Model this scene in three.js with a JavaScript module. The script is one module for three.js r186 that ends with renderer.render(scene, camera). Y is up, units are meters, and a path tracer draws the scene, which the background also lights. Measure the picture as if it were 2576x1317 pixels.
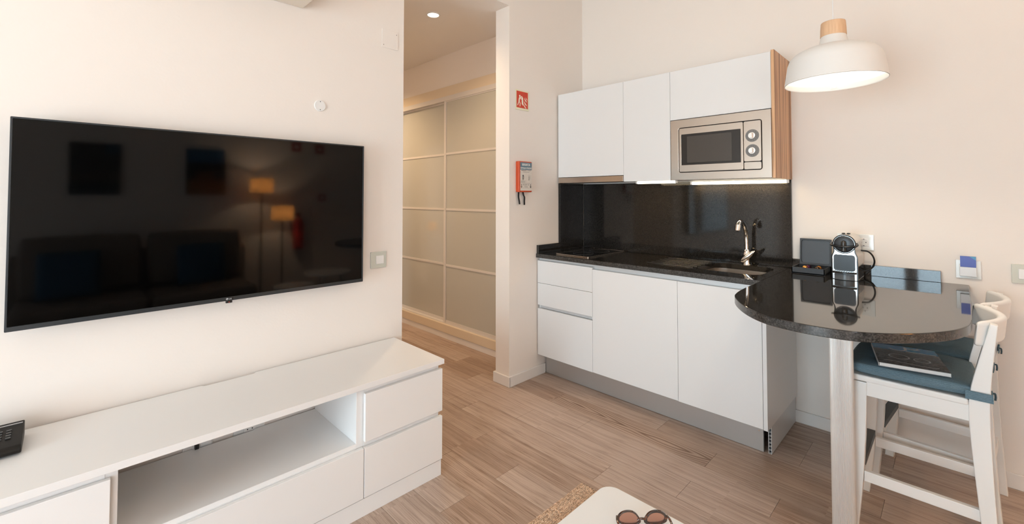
import * as THREE from 'three';
import { RoundedBoxGeometry } from 'three/addons/geometries/RoundedBoxGeometry.js';
import { mergeGeometries } from 'three/addons/utils/BufferGeometryUtils.js';
import { RectAreaLightUniformsLib } from 'three/addons/lights/RectAreaLightUniformsLib.js';

// ------------------------------------------------------------------ camera, sky, daylight, exposure
RectAreaLightUniformsLib.init();
const scene = new THREE.Scene();
const FOCAL = 1116, PX = 1288, PY = 464.4, EYE = 1.34, PITCH = THREE.MathUtils.degToRad(1.52);
const fullH = 2 * (1317 - PY);
const camera = new THREE.PerspectiveCamera(2 * Math.atan(fullH / 2 / FOCAL) * 180 / Math.PI, 2576 / fullH, 0.05, 60);
camera.setViewOffset(2576, fullH, 0, fullH - 1317, 2576, 1317);
camera.position.set(0, EYE, 0);
camera.lookAt(-Math.SQRT1_2 * Math.cos(PITCH), EYE + Math.sin(PITCH), -Math.SQRT1_2 * Math.cos(PITCH));
scene.add(camera);
scene.background = new THREE.Color().setRGB(0.62, 0.75, 0.88);
const renderer = new THREE.WebGLRenderer({ antialias: true });
renderer.toneMapping = THREE.LinearToneMapping;
renderer.toneMappingExposure = 1.0;
renderer.shadowMap.enabled = true;
// daylight in the glazed openings: balcony window, side window, bedroom window
const sun = new THREE.DirectionalLight(new THREE.Color().setRGB(1, 0.90, 0.76), 20);
sun.position.set(-1.7, 8, 7.5); sun.target.position.set(-0.5, 0, 2.6); sun.castShadow = true; sun.name = 'sun';
Object.assign(sun.shadow.camera, { left: -8, right: 8, top: 8, bottom: -8, near: 0.5, far: 30 }); sun.shadow.mapSize.set(2048, 2048); scene.add(sun, sun.target);
const SKY = [0.72, 0.95, 1.09], HAZE = [1.0, 0.98, 1.0];
const daylight = (name, tint, power, w, h, at, to) => { const l = new THREE.RectAreaLight(new THREE.Color().setRGB(...tint), power, w, h); l.position.set(...at); l.lookAt(...to); l.name = name; scene.add(l); };
daylight('daylight_window_1', SKY, 13, 1.6, 2.05, [-0.65, 1.045, 3.29], [-0.65, 1.045, 0]);
daylight('daylight_window_2', HAZE, 4.6, 2.2, 2.05, [1.84, 1.045, 1.8], [0, 1.045, 1.8]);
daylight('daylight_window_3', HAZE, 9, 1.6, 2.0, [-6.4, 1.2, 2.10], [-6.4, 1.2, 0]);

// ------------------------------------------------------------------ helpers
let seed = 20240611;
const rnd = () => { seed |= 0; seed = seed + 0x6D2B79F5 | 0; let t = Math.imul(seed ^ seed >>> 15, 1 | seed); t = t + Math.imul(t ^ t >>> 7, 61 | t) ^ t; return ((t ^ t >>> 14) >>> 0) / 4294967296; };
const R = (a, b) => a + (b - a) * rnd();
const hash = (x, y, s) => { let h = Math.imul(x | 0, 374761393) ^ Math.imul(y | 0, 668265263) ^ Math.imul(s | 0, 1274126177); h = Math.imul(h ^ h >>> 13, 1274126177); return ((h ^ h >>> 16) >>> 0) / 4294967296; };
const sm = t => t * t * (3 - 2 * t);
function noise(x, y, s, px = 0, py = 0) {
  const xi = Math.floor(x), yi = Math.floor(y), fx = sm(x - xi), fy = sm(y - yi);
  const m = (v, p) => p ? ((v % p) + p) % p : v;
  const a = hash(m(xi, px), m(yi, py), s), b = hash(m(xi + 1, px), m(yi, py), s), c = hash(m(xi, px), m(yi + 1, py), s), d = hash(m(xi + 1, px), m(yi + 1, py), s);
  return a + (b - a) * fx + (c - a) * fy + (a - b - c + d) * fx * fy;
}
function dataTex(w, h, fn, srgb = true) {
  const d = new Uint8Array(w * h * 4);
  for (let y = 0; y < h; y++) for (let x = 0; x < w; x++) {
    const c = fn(x / w, y / h, x, y), i = (y * w + x) * 4;
    d[i] = Math.max(0, Math.min(255, c[0])); d[i + 1] = Math.max(0, Math.min(255, c[1])); d[i + 2] = Math.max(0, Math.min(255, c[2])); d[i + 3] = 255;
  }
  const t = new THREE.DataTexture(d, w, h, THREE.RGBAFormat);
  t.magFilter = THREE.LinearFilter; t.minFilter = THREE.LinearMipmapLinearFilter; t.generateMipmaps = true;
  t.wrapS = t.wrapT = THREE.RepeatWrapping; if (srgb) t.colorSpace = THREE.SRGBColorSpace; t.needsUpdate = true;
  return t;
}
function canvasTex(w, h, draw) {
  const c = document.createElement('canvas'); c.width = w; c.height = h;
  const g = c.getContext('2d'); draw(g, w, h);
  const t = new THREE.CanvasTexture(c); t.colorSpace = THREE.SRGBColorSpace; return t;
}
const lin = (r, g, b) => new THREE.Color().setRGB(r, g, b);
const mat = (color, roughness = 0.5, o = {}) => new THREE.MeshPhysicalMaterial({ color: color.isColor ? color : new THREE.Color(color), roughness, ...o });

const names = {};
const numbered = n => { names[n] = (names[n] ?? -1) + 1; return names[n] ? `${n}_${String(names[n]).padStart(3, '0')}` : n; };
function thing(name, label, category, pos = [0, 0, 0], group) {
  const o = new THREE.Group(); o.name = numbered(name); o.position.set(...pos); o.userData = { label, category };
  if (group) o.userData.group = group;
  scene.add(o); return o;
}
function structure(name, label, category, pos = [0, 0, 0]) { const o = thing(name, label, category, pos); o.userData.kind = 'structure'; return o; }
const base = o => { const v = new THREE.Vector3(); for (let p = o; p && p !== scene; p = p.parent) v.add(p.position); return v; };
function uvMetres(g) {
  const p = g.attributes.position, n = g.attributes.normal, uv = new Float32Array(p.count * 2);
  for (let i = 0; i < p.count; i++) {
    const ax = Math.abs(n.getX(i)), ay = Math.abs(n.getY(i)), az = Math.abs(n.getZ(i));
    if (ay >= ax && ay >= az) { uv[2 * i] = p.getX(i); uv[2 * i + 1] = p.getZ(i); }
    else if (ax >= az) { uv[2 * i] = p.getZ(i); uv[2 * i + 1] = p.getY(i); }
    else { uv[2 * i] = p.getX(i); uv[2 * i + 1] = p.getY(i); }
  }
  g.setAttribute('uv', new THREE.BufferAttribute(uv, 2)); return g;
}
function merge(gs) {
  if (gs.length === 1) return gs[0];
  return mergeGeometries(gs.map(g => { const q = g.index ? g.toNonIndexed() : g; for (const k of Object.keys(q.attributes)) if (!['position', 'normal', 'uv'].includes(k)) q.deleteAttribute(k); return q; }));
}
// geometry is given in world metres and shifted to the parent's own base
function part(parent, name, geos, material, label, ownUv) {
  let g = merge(Array.isArray(geos) ? geos : [geos]);
  if (!ownUv) uvMetres(g);
  const b = base(parent); g = g.clone().translate(-b.x, -b.y, -b.z);
  const m = new THREE.Mesh(g, material); m.name = name; if (label) m.userData.label = label;
  parent.add(m); return m;
}
const bx = (x0, x1, y0, y1, z0, z1, r = 0) => (r ? new RoundedBoxGeometry(x1 - x0, y1 - y0, z1 - z0, 2, r) : new THREE.BoxGeometry(x1 - x0, y1 - y0, z1 - z0)).translate((x0 + x1) / 2, (y0 + y1) / 2, (z0 + z1) / 2);
const V = (x, y, z) => new THREE.Vector3(x, y, z);
const tube = (pts, r, seg = 40, rs = 10) => new THREE.TubeGeometry(new THREE.CatmullRomCurve3(pts.map(p => V(...p))), seg, r, rs, false);
function rod(a, b, r0, r1 = r0, seg = 24) {
  const A = V(...a), B = V(...b), d = B.clone().sub(A), g = new THREE.CylinderGeometry(r1, r0, d.length(), seg);
  g.applyQuaternion(new THREE.Quaternion().setFromUnitVectors(V(0, 1, 0), d.clone().normalize()));
  return g.translate(...A.add(B).multiplyScalar(0.5).toArray());
}
// plan outline in (x, z), extruded from y0 to y1
function slab(shape, y0, y1, bevel = 0) {
  const g = new THREE.ExtrudeGeometry(shape, { depth: y1 - y0 - 2 * bevel, bevelEnabled: bevel > 0, bevelThickness: bevel, bevelSize: bevel, bevelOffset: -bevel, bevelSegments: 3, curveSegments: 24 });
  return g.rotateX(-Math.PI / 2).translate(0, y0 + bevel, 0);
}
const planShape = pts => { const s = new THREE.Shape(); pts.forEach(([x, z], i) => i ? s.lineTo(x, -z) : s.moveTo(x, -z)); s.closePath(); return s; };
function roundRect(x0, x1, y0, y1, r, S = THREE.Shape) {
  const s = new S(); s.moveTo(x0 + r, y0); s.lineTo(x1 - r, y0); s.absarc(x1 - r, y0 + r, r, -Math.PI / 2, 0); s.lineTo(x1, y1 - r); s.absarc(x1 - r, y1 - r, r, 0, Math.PI / 2);
  s.lineTo(x0 + r, y1); s.absarc(x0 + r, y1 - r, r, Math.PI / 2, Math.PI); s.lineTo(x0, y0 + r); s.absarc(x0 + r, y0 + r, r, Math.PI, 1.5 * Math.PI); return s;
}
// outline in (x, y) facing +z, from z0 to z1
function plate(shape, z0, z1, bevel = 0) {
  const g = new THREE.ExtrudeGeometry(shape, { depth: z1 - z0 - 2 * bevel, bevelEnabled: bevel > 0, bevelThickness: bevel, bevelSize: bevel, bevelOffset: -bevel, bevelSegments: 3, curveSegments: 20 });
  return g.translate(0, 0, z0 + bevel);
}
// outline in (z along, y) facing +x, from x0 to x1 : shape x = -z
const plateX = (shape, x0, x1, bevel = 0) => plate(shape, 0, x1 - x0, bevel).rotateY(Math.PI / 2).translate(x0, 0, 0);
// a printed rectangle with uv 0..1, facing +z (or +x)
const printZ = (x0, x1, y0, y1, z) => new THREE.PlaneGeometry(x1 - x0, y1 - y0).translate((x0 + x1) / 2, (y0 + y1) / 2, z);
const printX = (z0, z1, y0, y1, x) => new THREE.PlaneGeometry(Math.abs(z1 - z0), y1 - y0).rotateY(Math.PI / 2).translate(x, (y0 + y1) / 2, (z0 + z1) / 2);
// a stuffed cushion standing on y = 0, centred, half sizes a (x) and b (z)
function pillow(a, b, h, o = {}) {
  const N = o.n ?? 40, pos = [], idx = [], e = o.edge ?? 0.28, pinch = o.pinch ?? 0.0, dim = o.dimples ?? [];
  for (let side = 0; side < 2; side++) for (let j = 0; j <= N; j++) for (let i = 0; i <= N; i++) {
    const u = -1 + 2 * i / N, v = -1 + 2 * j / N;
    const su = u * (1 - pinch * (1 - v * v)), sv = v * (1 - pinch * (1 - u * u));
    const k = o.round ?? 0.06, f = 1 - k * u * u * v * v;
    let t = Math.pow(Math.max(0, 1 - u * u * u * u), e) * Math.pow(Math.max(0, 1 - v * v * v * v), e);
    if (!side) for (const [dx, dz, s] of dim) { const q = ((su * a - dx) ** 2 + (sv * b - dz) ** 2) / (s * s); t -= (o.dimple ?? 0.35) * Math.exp(-q); }
    pos.push(su * a * f, h / 2 + (side ? -1 : 1) * t * h / 2, sv * b * f);
  }
  const M = (N + 1) * (N + 1);
  for (let j = 0; j < N; j++) for (let i = 0; i < N; i++) {
    const p = j * (N + 1) + i, q = p + 1, r = p + N + 1, s = r + 1;
    idx.push(p, r, q, q, r, s, M + p, M + q, M + r, M + q, M + s, M + r);
  }
  const g = new THREE.BufferGeometry(); g.setAttribute('position', new THREE.Float32BufferAttribute(pos, 3)); g.setIndex(idx); g.computeVertexNormals(); return g;
}
const mix3 = (a, b, t) => [a[0] + (b[0] - a[0]) * t, a[1] + (b[1] - a[1]) * t, a[2] + (b[2] - a[2]) * t];

// ------------------------------------------------------------------ materials
const plasterBump = dataTex(256, 256, (u, v) => { const n = 128 + 60 * (noise(u * 64, v * 64, 3, 64, 64) - 0.5) + 70 * (noise(u * 16, v * 16, 4, 16, 16) - 0.5); return [n, n, n]; }, false);
plasterBump.repeat.set(2.2, 2.2);
const M = {};
M.wall = mat(lin(0.87, 0.805, 0.745), 0.85, { bumpMap: plasterBump, bumpScale: 0.0006 });
M.ceiling = mat(lin(0.88, 0.83, 0.78), 0.9);
M.trim = mat(lin(0.84, 0.80, 0.76), 0.4);
M.cream = mat(lin(0.78, 0.66, 0.50), 0.4);
M.bench = mat(lin(0.88, 0.865, 0.85), 0.38);
M.front = mat(lin(0.82, 0.818, 0.815), 0.3);
M.carcass = mat(lin(0.80, 0.80, 0.80), 0.45);
M.alu = mat(lin(0.62, 0.62, 0.63), 0.38, { metalness: 0.85 });
M.aluLight = mat(lin(0.72, 0.73, 0.74), 0.45, { metalness: 0.35 });
M.frameWhite = mat(lin(0.74, 0.72, 0.69), 0.35);
M.chrome = mat(lin(0.82, 0.81, 0.80), 0.06, { metalness: 1 });
M.black = mat(lin(0.012, 0.012, 0.012), 0.3);
M.blackGloss = mat(lin(0.008, 0.008, 0.009), 0.06);
M.blackMatte = mat(lin(0.02, 0.02, 0.022), 0.6);
M.white = mat(lin(0.84, 0.83, 0.81), 0.35);
M.whiteGloss = mat(lin(0.85, 0.85, 0.84), 0.15);
M.plate = mat(lin(0.62, 0.64, 0.57), 0.12);
M.plateWhite = mat(lin(0.80, 0.81, 0.79), 0.12);
M.steel = mat(lin(0.52, 0.46, 0.405), 0.27, { metalness: 1 });
M.bowl = mat(lin(0.62, 0.58, 0.54), 0.32, { metalness: 1 });
M.plinth = mat(lin(0.52, 0.51, 0.50), 0.42, { metalness: 0.7 });
// black granite with mica specks
const granite = dataTex(1024, 1024, (u, v, x, y) => {
  const a = noise(u * 420, v * 420, 21, 420, 420), b = noise(u * 150, v * 150, 22, 150, 150), c = hash(x >> 1, y >> 1, 23);
  let q = 15 + 20 * a + 10 * b; if (a > 0.78) q += 16; if (c > 0.994) q += 45 * hash(x >> 1, y >> 1, 24);
  return [q * 1.07, q, q * 0.93];
});
granite.repeat.set(1 / 0.55, 1 / 0.55);
M.granite = mat(0xffffff, 0.04, { map: granite, ior: 1.68 });
M.graniteWall = mat(0xffffff, 0.06, { map: granite, ior: 1.42 });
const graniteSawn = dataTex(512, 512, (u, v, x, y) => { const a = noise(u * 128, v * 128, 31, 128, 128), b = noise(u * 40, v * 40, 32, 40, 40); const q = 26 + 46 * a + 18 * b; return [q * 1.03, q, q * 0.97]; });
graniteSawn.repeat.set(1 / 0.4, 1 / 0.4);
M.graniteEdge = mat(0xffffff, 0.22, { map: graniteSawn });
// zebra-grained panel
const zebra = dataTex(512, 256, (u, v) => {
  const x = u + 0.006 * noise(u * 8, v * 3, 41, 8, 3);
  let t = 0.45 * noise(x * 26, v * 1, 42, 26, 1) + 0.35 * noise(x * 64, v * 2, 43, 64, 2) + 0.3 * noise(x * 140, v * 3, 44, 140, 3);
  t = (t - 0.30) * 2.4;
  return mix3([132, 88, 56], [222, 178, 136], Math.max(0, Math.min(1, t)));
});
zebra.repeat.set(1 / 0.45, 1 / 0.8);
M.zebra = mat(0xffffff, 0.4, { map: zebra });
const beech = dataTex(128, 128, (u, v) => mix3([212, 170, 132], [232, 196, 160], 0.5 + 0.6 * (noise(u * 40, v * 3, 51, 40, 3) - 0.5)));
beech.repeat.set(8, 8);
M.beech = mat(0xffffff, 0.5, { map: beech });
// floor boards: six grains
function boardTex(k) {
  const cath = k === 2;
  const A = [[190, 168, 152], [182, 159, 142], [186, 163, 146], [195, 174, 159], [177, 152, 135], [184, 160, 143]][k], D = [[144, 119, 102], [136, 111, 94], [126, 99, 81], [152, 129, 113], [130, 105, 88], [124, 98, 80]][k];
  return dataTex(1024, 168, (u, v) => {
    const wob = 0.05 * (noise(u * 5, k * 7 + v * 2, 60 + k) - 0.5) + 0.015 * (noise(u * 16, v * 5, 70 + k) - 0.5);
    const y = v + wob, ridge = (n, p) => Math.pow(1 - Math.abs(2 * n - 1), p);
    let d = 0.62 * ridge(noise(u * 3.5 + k * 13, y * 46, 80 + k), 5) + 0.42 * ridge(noise(u * 6 + k, y * 80, 90 + k), 4) + 0.45 * (noise(u * 2 + k * 3, y * 11, 85 + k) - 0.4);
    if (cath) {
      const c = Math.abs(y - 0.5 + 0.10 * Math.sin(u * 4 + k)) * 2, ph = 5.2 * Math.pow(c, 1.25) + 0.75 * Math.cos(u * 11 + 0.6) + 3.0 * u + 0.7 * noise(u * 7, v * 3, 95 + k);
      const ring = Math.pow(0.5 + 0.5 * Math.sin(ph * 6.2832 * 0.85), 3); d = d * 0.5 + 1.1 * ring * Math.max(0, 1 - c * 0.8);
    }
    d += 0.28 * (noise(u * 3, v * 2, 99 + k) - 0.5) + 0.12 * (hash(u * 1024, v * 168, k) - 0.5);
    return mix3(A, D, Math.max(-0.15, Math.min(1.3, d)));
  });
}
M.boards = [0, 1, 2, 3, 4, 5].map(k => { const t = boardTex(k); t.repeat.set(1 / 0.996, 1 / 0.16); t.offset.set(k === 2 ? 0.911 : 0.245 + 0.17 * k, 0.125); return mat(0xffffff, 0.38, { map: t }); });
M.joint = mat(lin(0.10, 0.07, 0.05), 0.9);
// woven upholstery
const weave = dataTex(256, 256, (u, v, x, y) => { const l = 0.5 + 0.5 * Math.sin(v * 256 * 0.9 + 2 * noise(u * 20, v * 64, 5, 20, 64)), n = noise(u * 90, v * 128, 6, 90, 128); const q = 0.55 * l + 0.45 * n; return mix3([82, 106, 119], [116, 142, 156], q); });
weave.repeat.set(5, 5);
M.teal = mat(0xffffff, 0.95, { map: weave, sheen: 0.3, sheenRoughness: 0.6, bumpMap: weave, bumpScale: 0.0008 });
M.tealDark = mat(lin(0.05, 0.085, 0.105), 0.9);
M.lacquer = mat(lin(0.86, 0.84, 0.81), 0.28);

// ------------------------------------------------------------------ the room
const WX = -2.25, WZ = -3.105, CEIL = 3.3, EAST = 1.75, SOUTH = 3.2, HALL = 2.715;
{
  // floor boards: rows along x, 0.16 m wide
  const f = structure('floor', 'pale brown wood-grain plank floor running along the kitchen', 'floor');
  part(f, 'subfloor', [bx(-9.2, EAST + 0.15, -0.12, -0.004, WZ - 0.15, SOUTH + 0.15)], M.joint);
  const phase = { '1': -1.24, '2': -0.908, '3': -1.572, '4': -0.907, '5': -1.243, '6': -1.572, '7': -0.577, '8': -1.24, '9': -0.908, '0': -0.908, '-1': -1.572, '-2': -0.909 };
  const ground = (x0, x1, z0, z1) => {
    for (let k = Math.floor((-1.62 - z1) / 0.16); k <= Math.ceil((-1.62 - z0) / 0.16); k++) {
      const za = Math.max(z0, -1.62 - 0.16 * (k + 1)), zb = Math.min(z1, -1.62 - 0.16 * k); if (zb - za < 0.01) continue;
      const p0 = phase[k] ?? (-1.24 + 0.332 * Math.floor(3 * hash(k, 5, 11)));
      for (let j = Math.floor((x0 - p0) / 0.996); p0 + j * 0.996 < x1; j++) {
        const xa = Math.max(x0, p0 + j * 0.996), xb = Math.min(x1, p0 + (j + 1) * 0.996); if (xb - xa < 0.01) continue;
        let v = Math.floor(6 * hash(k, j, 17));
        if (v === 2) v = 3; if (k === 4 && j === -1) v = 2;
        const lift = 0.0005 * hash(k, j, 19);
        part(f, 'plank', [bx(xa + 0.0006, xb - 0.0006, -0.008, lift, za + 0.0006, zb - 0.0006)], M.boards[v]);
      }
    }
  };
  ground(WX - 0.14, EAST, WZ, SOUTH);
  ground(-4.7, WX - 0.14, -2.6, -1.36);
  // walls
  const wl = structure('wall_left', 'cream plaster wall carrying the television, opened to a passage', 'wall');
  part(wl, 'plaster', [bx(WX - 0.12, WX, 0, CEIL, -1.361, SOUTH + 0.15), bx(WX - 0.14, WX, HALL, CEIL, -2.222, -1.361), bx(WX - 0.14, WX, 0, CEIL, WZ, -2.222)], M.wall);
  const wb = structure('wall_back', 'cream plaster wall behind the kitchen and the bar', 'wall');
  part(wb, 'plaster', [bx(WX - 0.14, EAST + 0.15, 0, CEIL, WZ - 0.15, WZ)], M.wall);
  const wr = structure('wall_right', 'cream plaster wall opposite the television', 'wall');
  part(wr, 'plaster', [bx(EAST, EAST + 0.15, 0, CEIL, WZ, 0.7), bx(EAST, EAST + 0.15, 0, CEIL, 2.9, SOUTH + 0.15), bx(EAST, EAST + 0.15, 2.07, CEIL, 0.7, 2.9)], M.wall);
  const ws = structure('wall_front', 'cream plaster wall around the balcony window', 'wall');
  part(ws, 'plaster', [bx(WX, -1.45, 0, CEIL, SOUTH, SOUTH + 0.15), bx(0.15, EAST, 0, CEIL, SOUTH, SOUTH + 0.15), bx(-1.45, 0.15, 2.07, CEIL, SOUTH, SOUTH + 0.15)], M.wall);
  const c = structure('ceiling', 'white room ceiling', 'ceiling');
  part(c, 'slab', [bx(WX - 0.14, EAST + 0.15, CEIL, CEIL + 0.12, WZ - 0.15, SOUTH + 0.15)], M.ceiling);
  // balcony window
  const w = structure('window_1', 'white framed sliding balcony window', 'window', [-0.65, 0, SOUTH]);
  const wf = SOUTH + 0.02, wk = SOUTH + 0.075;
  part(w, 'frame', [bx(-1.45, 0.15, 2.02, 2.07, wf, wk), bx(-1.45, 0.15, 0, 0.04, wf, wk), bx(-1.45, -1.40, 0.04, 2.02, wf, wk), bx(0.10, 0.15, 0.04, 2.02, wf, wk), bx(-0.60, -0.44, 0.04, 2.02, wf, wk)], M.trim);
  const glass = mat(0xffffff, 0.0, { transmission: 1, thickness: 0, ior: 1.5 });
  for (const [a, b] of [[-1.40, -0.60], [-0.44, 0.10]]) part(w, 'pane', [bx(a, b, 0.04, 2.02, SOUTH + 0.045, SOUTH + 0.051)], glass);
  const w2 = structure('window_2', 'white framed side window beyond the sofa', 'window', [EAST, 0, 1.8]);
  part(w2, 'frame', [bx(EAST + 0.02, EAST + 0.075, 2.02, 2.07, 0.7, 2.9), bx(EAST + 0.02, EAST + 0.075, 0, 0.04, 0.7, 2.9), ...[0.7, 1.77, 2.84].map(z => bx(EAST + 0.02, EAST + 0.075, 0.04, 2.02, z, z + 0.06))], M.trim);
  for (const z of [0.76, 1.83]) part(w2, 'pane', [bx(EAST + 0.045, EAST + 0.051, 0.04, 2.02, z, z + 1.01)], glass);
  // the passage with the wardrobe, and the bedroom it mirrors
  const hc = structure('ceiling_passage', 'lower white ceiling of the passage', 'ceiling');
  part(hc, 'slab', [bx(-9.2, WX - 0.14, HALL, HALL + 0.1, -3.25, SOUTH), bx(WX - 0.14, WX - 0.002, HALL, HALL + 0.1, -2.222, -1.361)], M.ceiling);
  const hw = structure('wall_passage', 'cream passage wall above the wardrobe', 'wall');
  part(hw, 'plaster', [bx(-4.62, WX - 0.142, 2.402, HALL, -2.70, -2.575)], M.wall);
  const hv = structure('wall_passage_end', 'cream passage wall beyond the wardrobe', 'wall');
  part(hv, 'plaster', [bx(-9.2, -4.622, 0, HALL, -2.70, -2.575)], M.wall);
  const hb = structure('wall_passage_back', 'wall behind the wardrobe', 'wall');
  part(hb, 'plaster', [bx(-4.75, WX - 0.142, 0, HALL, -3.25, -3.18)], M.wall);
  const hn = structure('wall_bedroom', 'cream wall between the passage and the bedroom', 'wall');
  part(hn, 'plaster', [bx(-4.9, WX - 0.12, 0, HALL, -1.361, -1.24), bx(-9.2, -5.84, 0, HALL, -1.361, -1.24), bx(-5.84, -4.9, 2.1, HALL, -1.361, -1.24), bx(-9.2, -9.08, 0, HALL, -2.575, 2.0), bx(-4.9, -4.78, 0, HALL, -1.24, 2.0), bx(-9.2, -7.2, 0, HALL, 2.0, 2.12), bx(-5.6, -4.78, 0, HALL, 2.0, 2.12), bx(-7.2, -5.6, 0, 0.2, 2.0, 2.12), bx(-7.2, -5.6, 2.2, HALL, 2.0, 2.12)], M.wall);
  const tr = structure('terrace', 'sunlit beige terrace floor outside the balcony window', 'terrace');
  part(tr, 'paving', [bx(-5, 5, -0.25, -0.125, SOUTH + 0.16, 9)], mat(lin(0.56, 0.47, 0.37), 0.8));
  // skirting
  const b1 = structure('baseboard_back', 'white skirting board along the wall under the bar', 'baseboard');
  part(b1, 'board', [bx(-0.706, EAST, 0, 0.07, WZ, WZ + 0.013, 0.003)], M.trim);
  const b2 = structure('baseboard_left', 'white skirting board around the wall end beside the kitchen', 'baseboard');
  part(b2, 'board', [bx(WX - 0.155, WX + 0.013, 0, 0.072, -2.235, -2.222, 0.003).translate(0, 0, 0.013), bx(WX, WX + 0.013, 0, 0.072, -2.60, -2.2125, 0.003), bx(WX - 0.155, WX - 0.14, 0, 0.072, -2.535, -2.2125, 0.003)], M.trim);
  const b3 = structure('baseboard_front', 'white skirting board behind the low television bench', 'baseboard');
  part(b3, 'board', [bx(WX, WX + 0.010, 0, 0.07, -1.361, SOUTH, 0.003)], M.trim);
}

// ------------------------------------------------------------------ wardrobe in the passage
{
  const w = thing('sliding_wardrobe', 'built-in wardrobe with two sliding doors of pale lacquered glass', 'wardrobe', [-3.5, 0, -2.6]);
  const glass = mat(lin(0.54, 0.53, 0.475), 0.04), fr = mat(lin(0.72, 0.68, 0.64), 0.35);
  part(w, 'carcass', [bx(-4.62, -2.392, 0.13, 2.31, -3.15, -2.63), bx(-4.62, -2.392, 2.307, 2.40, -2.63, -2.565)], M.cream);
  part(w, 'plinth', [bx(-4.62, -2.392, 0, 0.052, -2.62, -2.545)], M.trim);
  part(w, 'sill', [bx(-4.62, -2.392, 0.056, 0.131, -2.63, -2.54)], M.cream);
  part(w, 'track', [bx(-4.62, -2.392, 2.262, 2.307, -2.625, -2.56)], fr); part(w, 'track', [bx(-4.62, -2.392, 0.131, 0.140, -2.625, -2.565)], fr);
  const door = (x0, x1, z) => {
    const d = part(w, 'door', [bx(x0, x0 + 0.032, 0.14, 2.262, z - 0.022, z + 0.004, 0.003), bx(x1 - 0.032, x1, 0.14, 2.262, z - 0.022, z + 0.004, 0.003), bx(x0 + 0.03, x1 - 0.03, 0.14, 0.166, z - 0.02, z), bx(x0 + 0.03, x1 - 0.03, 2.25, 2.262, z - 0.02, z),
      ...[0.685, 1.218, 1.75].map(y => bx(x0 + 0.03, x1 - 0.03, y - 0.010, y + 0.010, z - 0.018, z + 0.001))], fr);
    const ys = [0.166, 0.685, 1.218, 1.75, 2.25];
    for (let i = 0; i < 4; i++) part(d, 'pane', [bx(x0 + 0.032, x1 - 0.032, ys[i] + (i ? 0.010 : 0), ys[i + 1] - (i < 3 ? 0.010 : 0), z - 0.014, z - 0.004)], glass);
  };
  door(-3.495, -2.395, -2.566); door(-4.60, -3.465, -2.598);
  const em = mat(0xffffff, 0.5, { emissive: lin(1, 0.86, 0.7), emissiveIntensity: 6 });
  for (const [x, I, lb] of [[-2.768, 2.9, 'round recessed downlight shining in the passage ceiling'], [-4.3, 7.5, 'round recessed downlight deeper in the passage behind the wall']]) {
    const d = thing('downlight', lb, 'light', [x, HALL, -1.926]);
    part(d, 'trim_ring', [new THREE.TorusGeometry(0.046, 0.005, 10, 40).rotateX(Math.PI / 2).translate(x, HALL - 0.003, -1.926)], M.white);
    part(d, 'lamp', [new THREE.CylinderGeometry(0.042, 0.042, 0.004, 40).translate(x, HALL - 0.002, -1.926)], em);
    const l = new THREE.SpotLight(lin(1, 0.70, 0.42), I, 0, 1.25, 0.9); l.position.set(x, HALL - 0.02, -1.926); l.target.position.set(x, 0, -1.926); l.castShadow = true; l.shadow.radius = 2; scene.add(l, l.target);
  }
}

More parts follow.
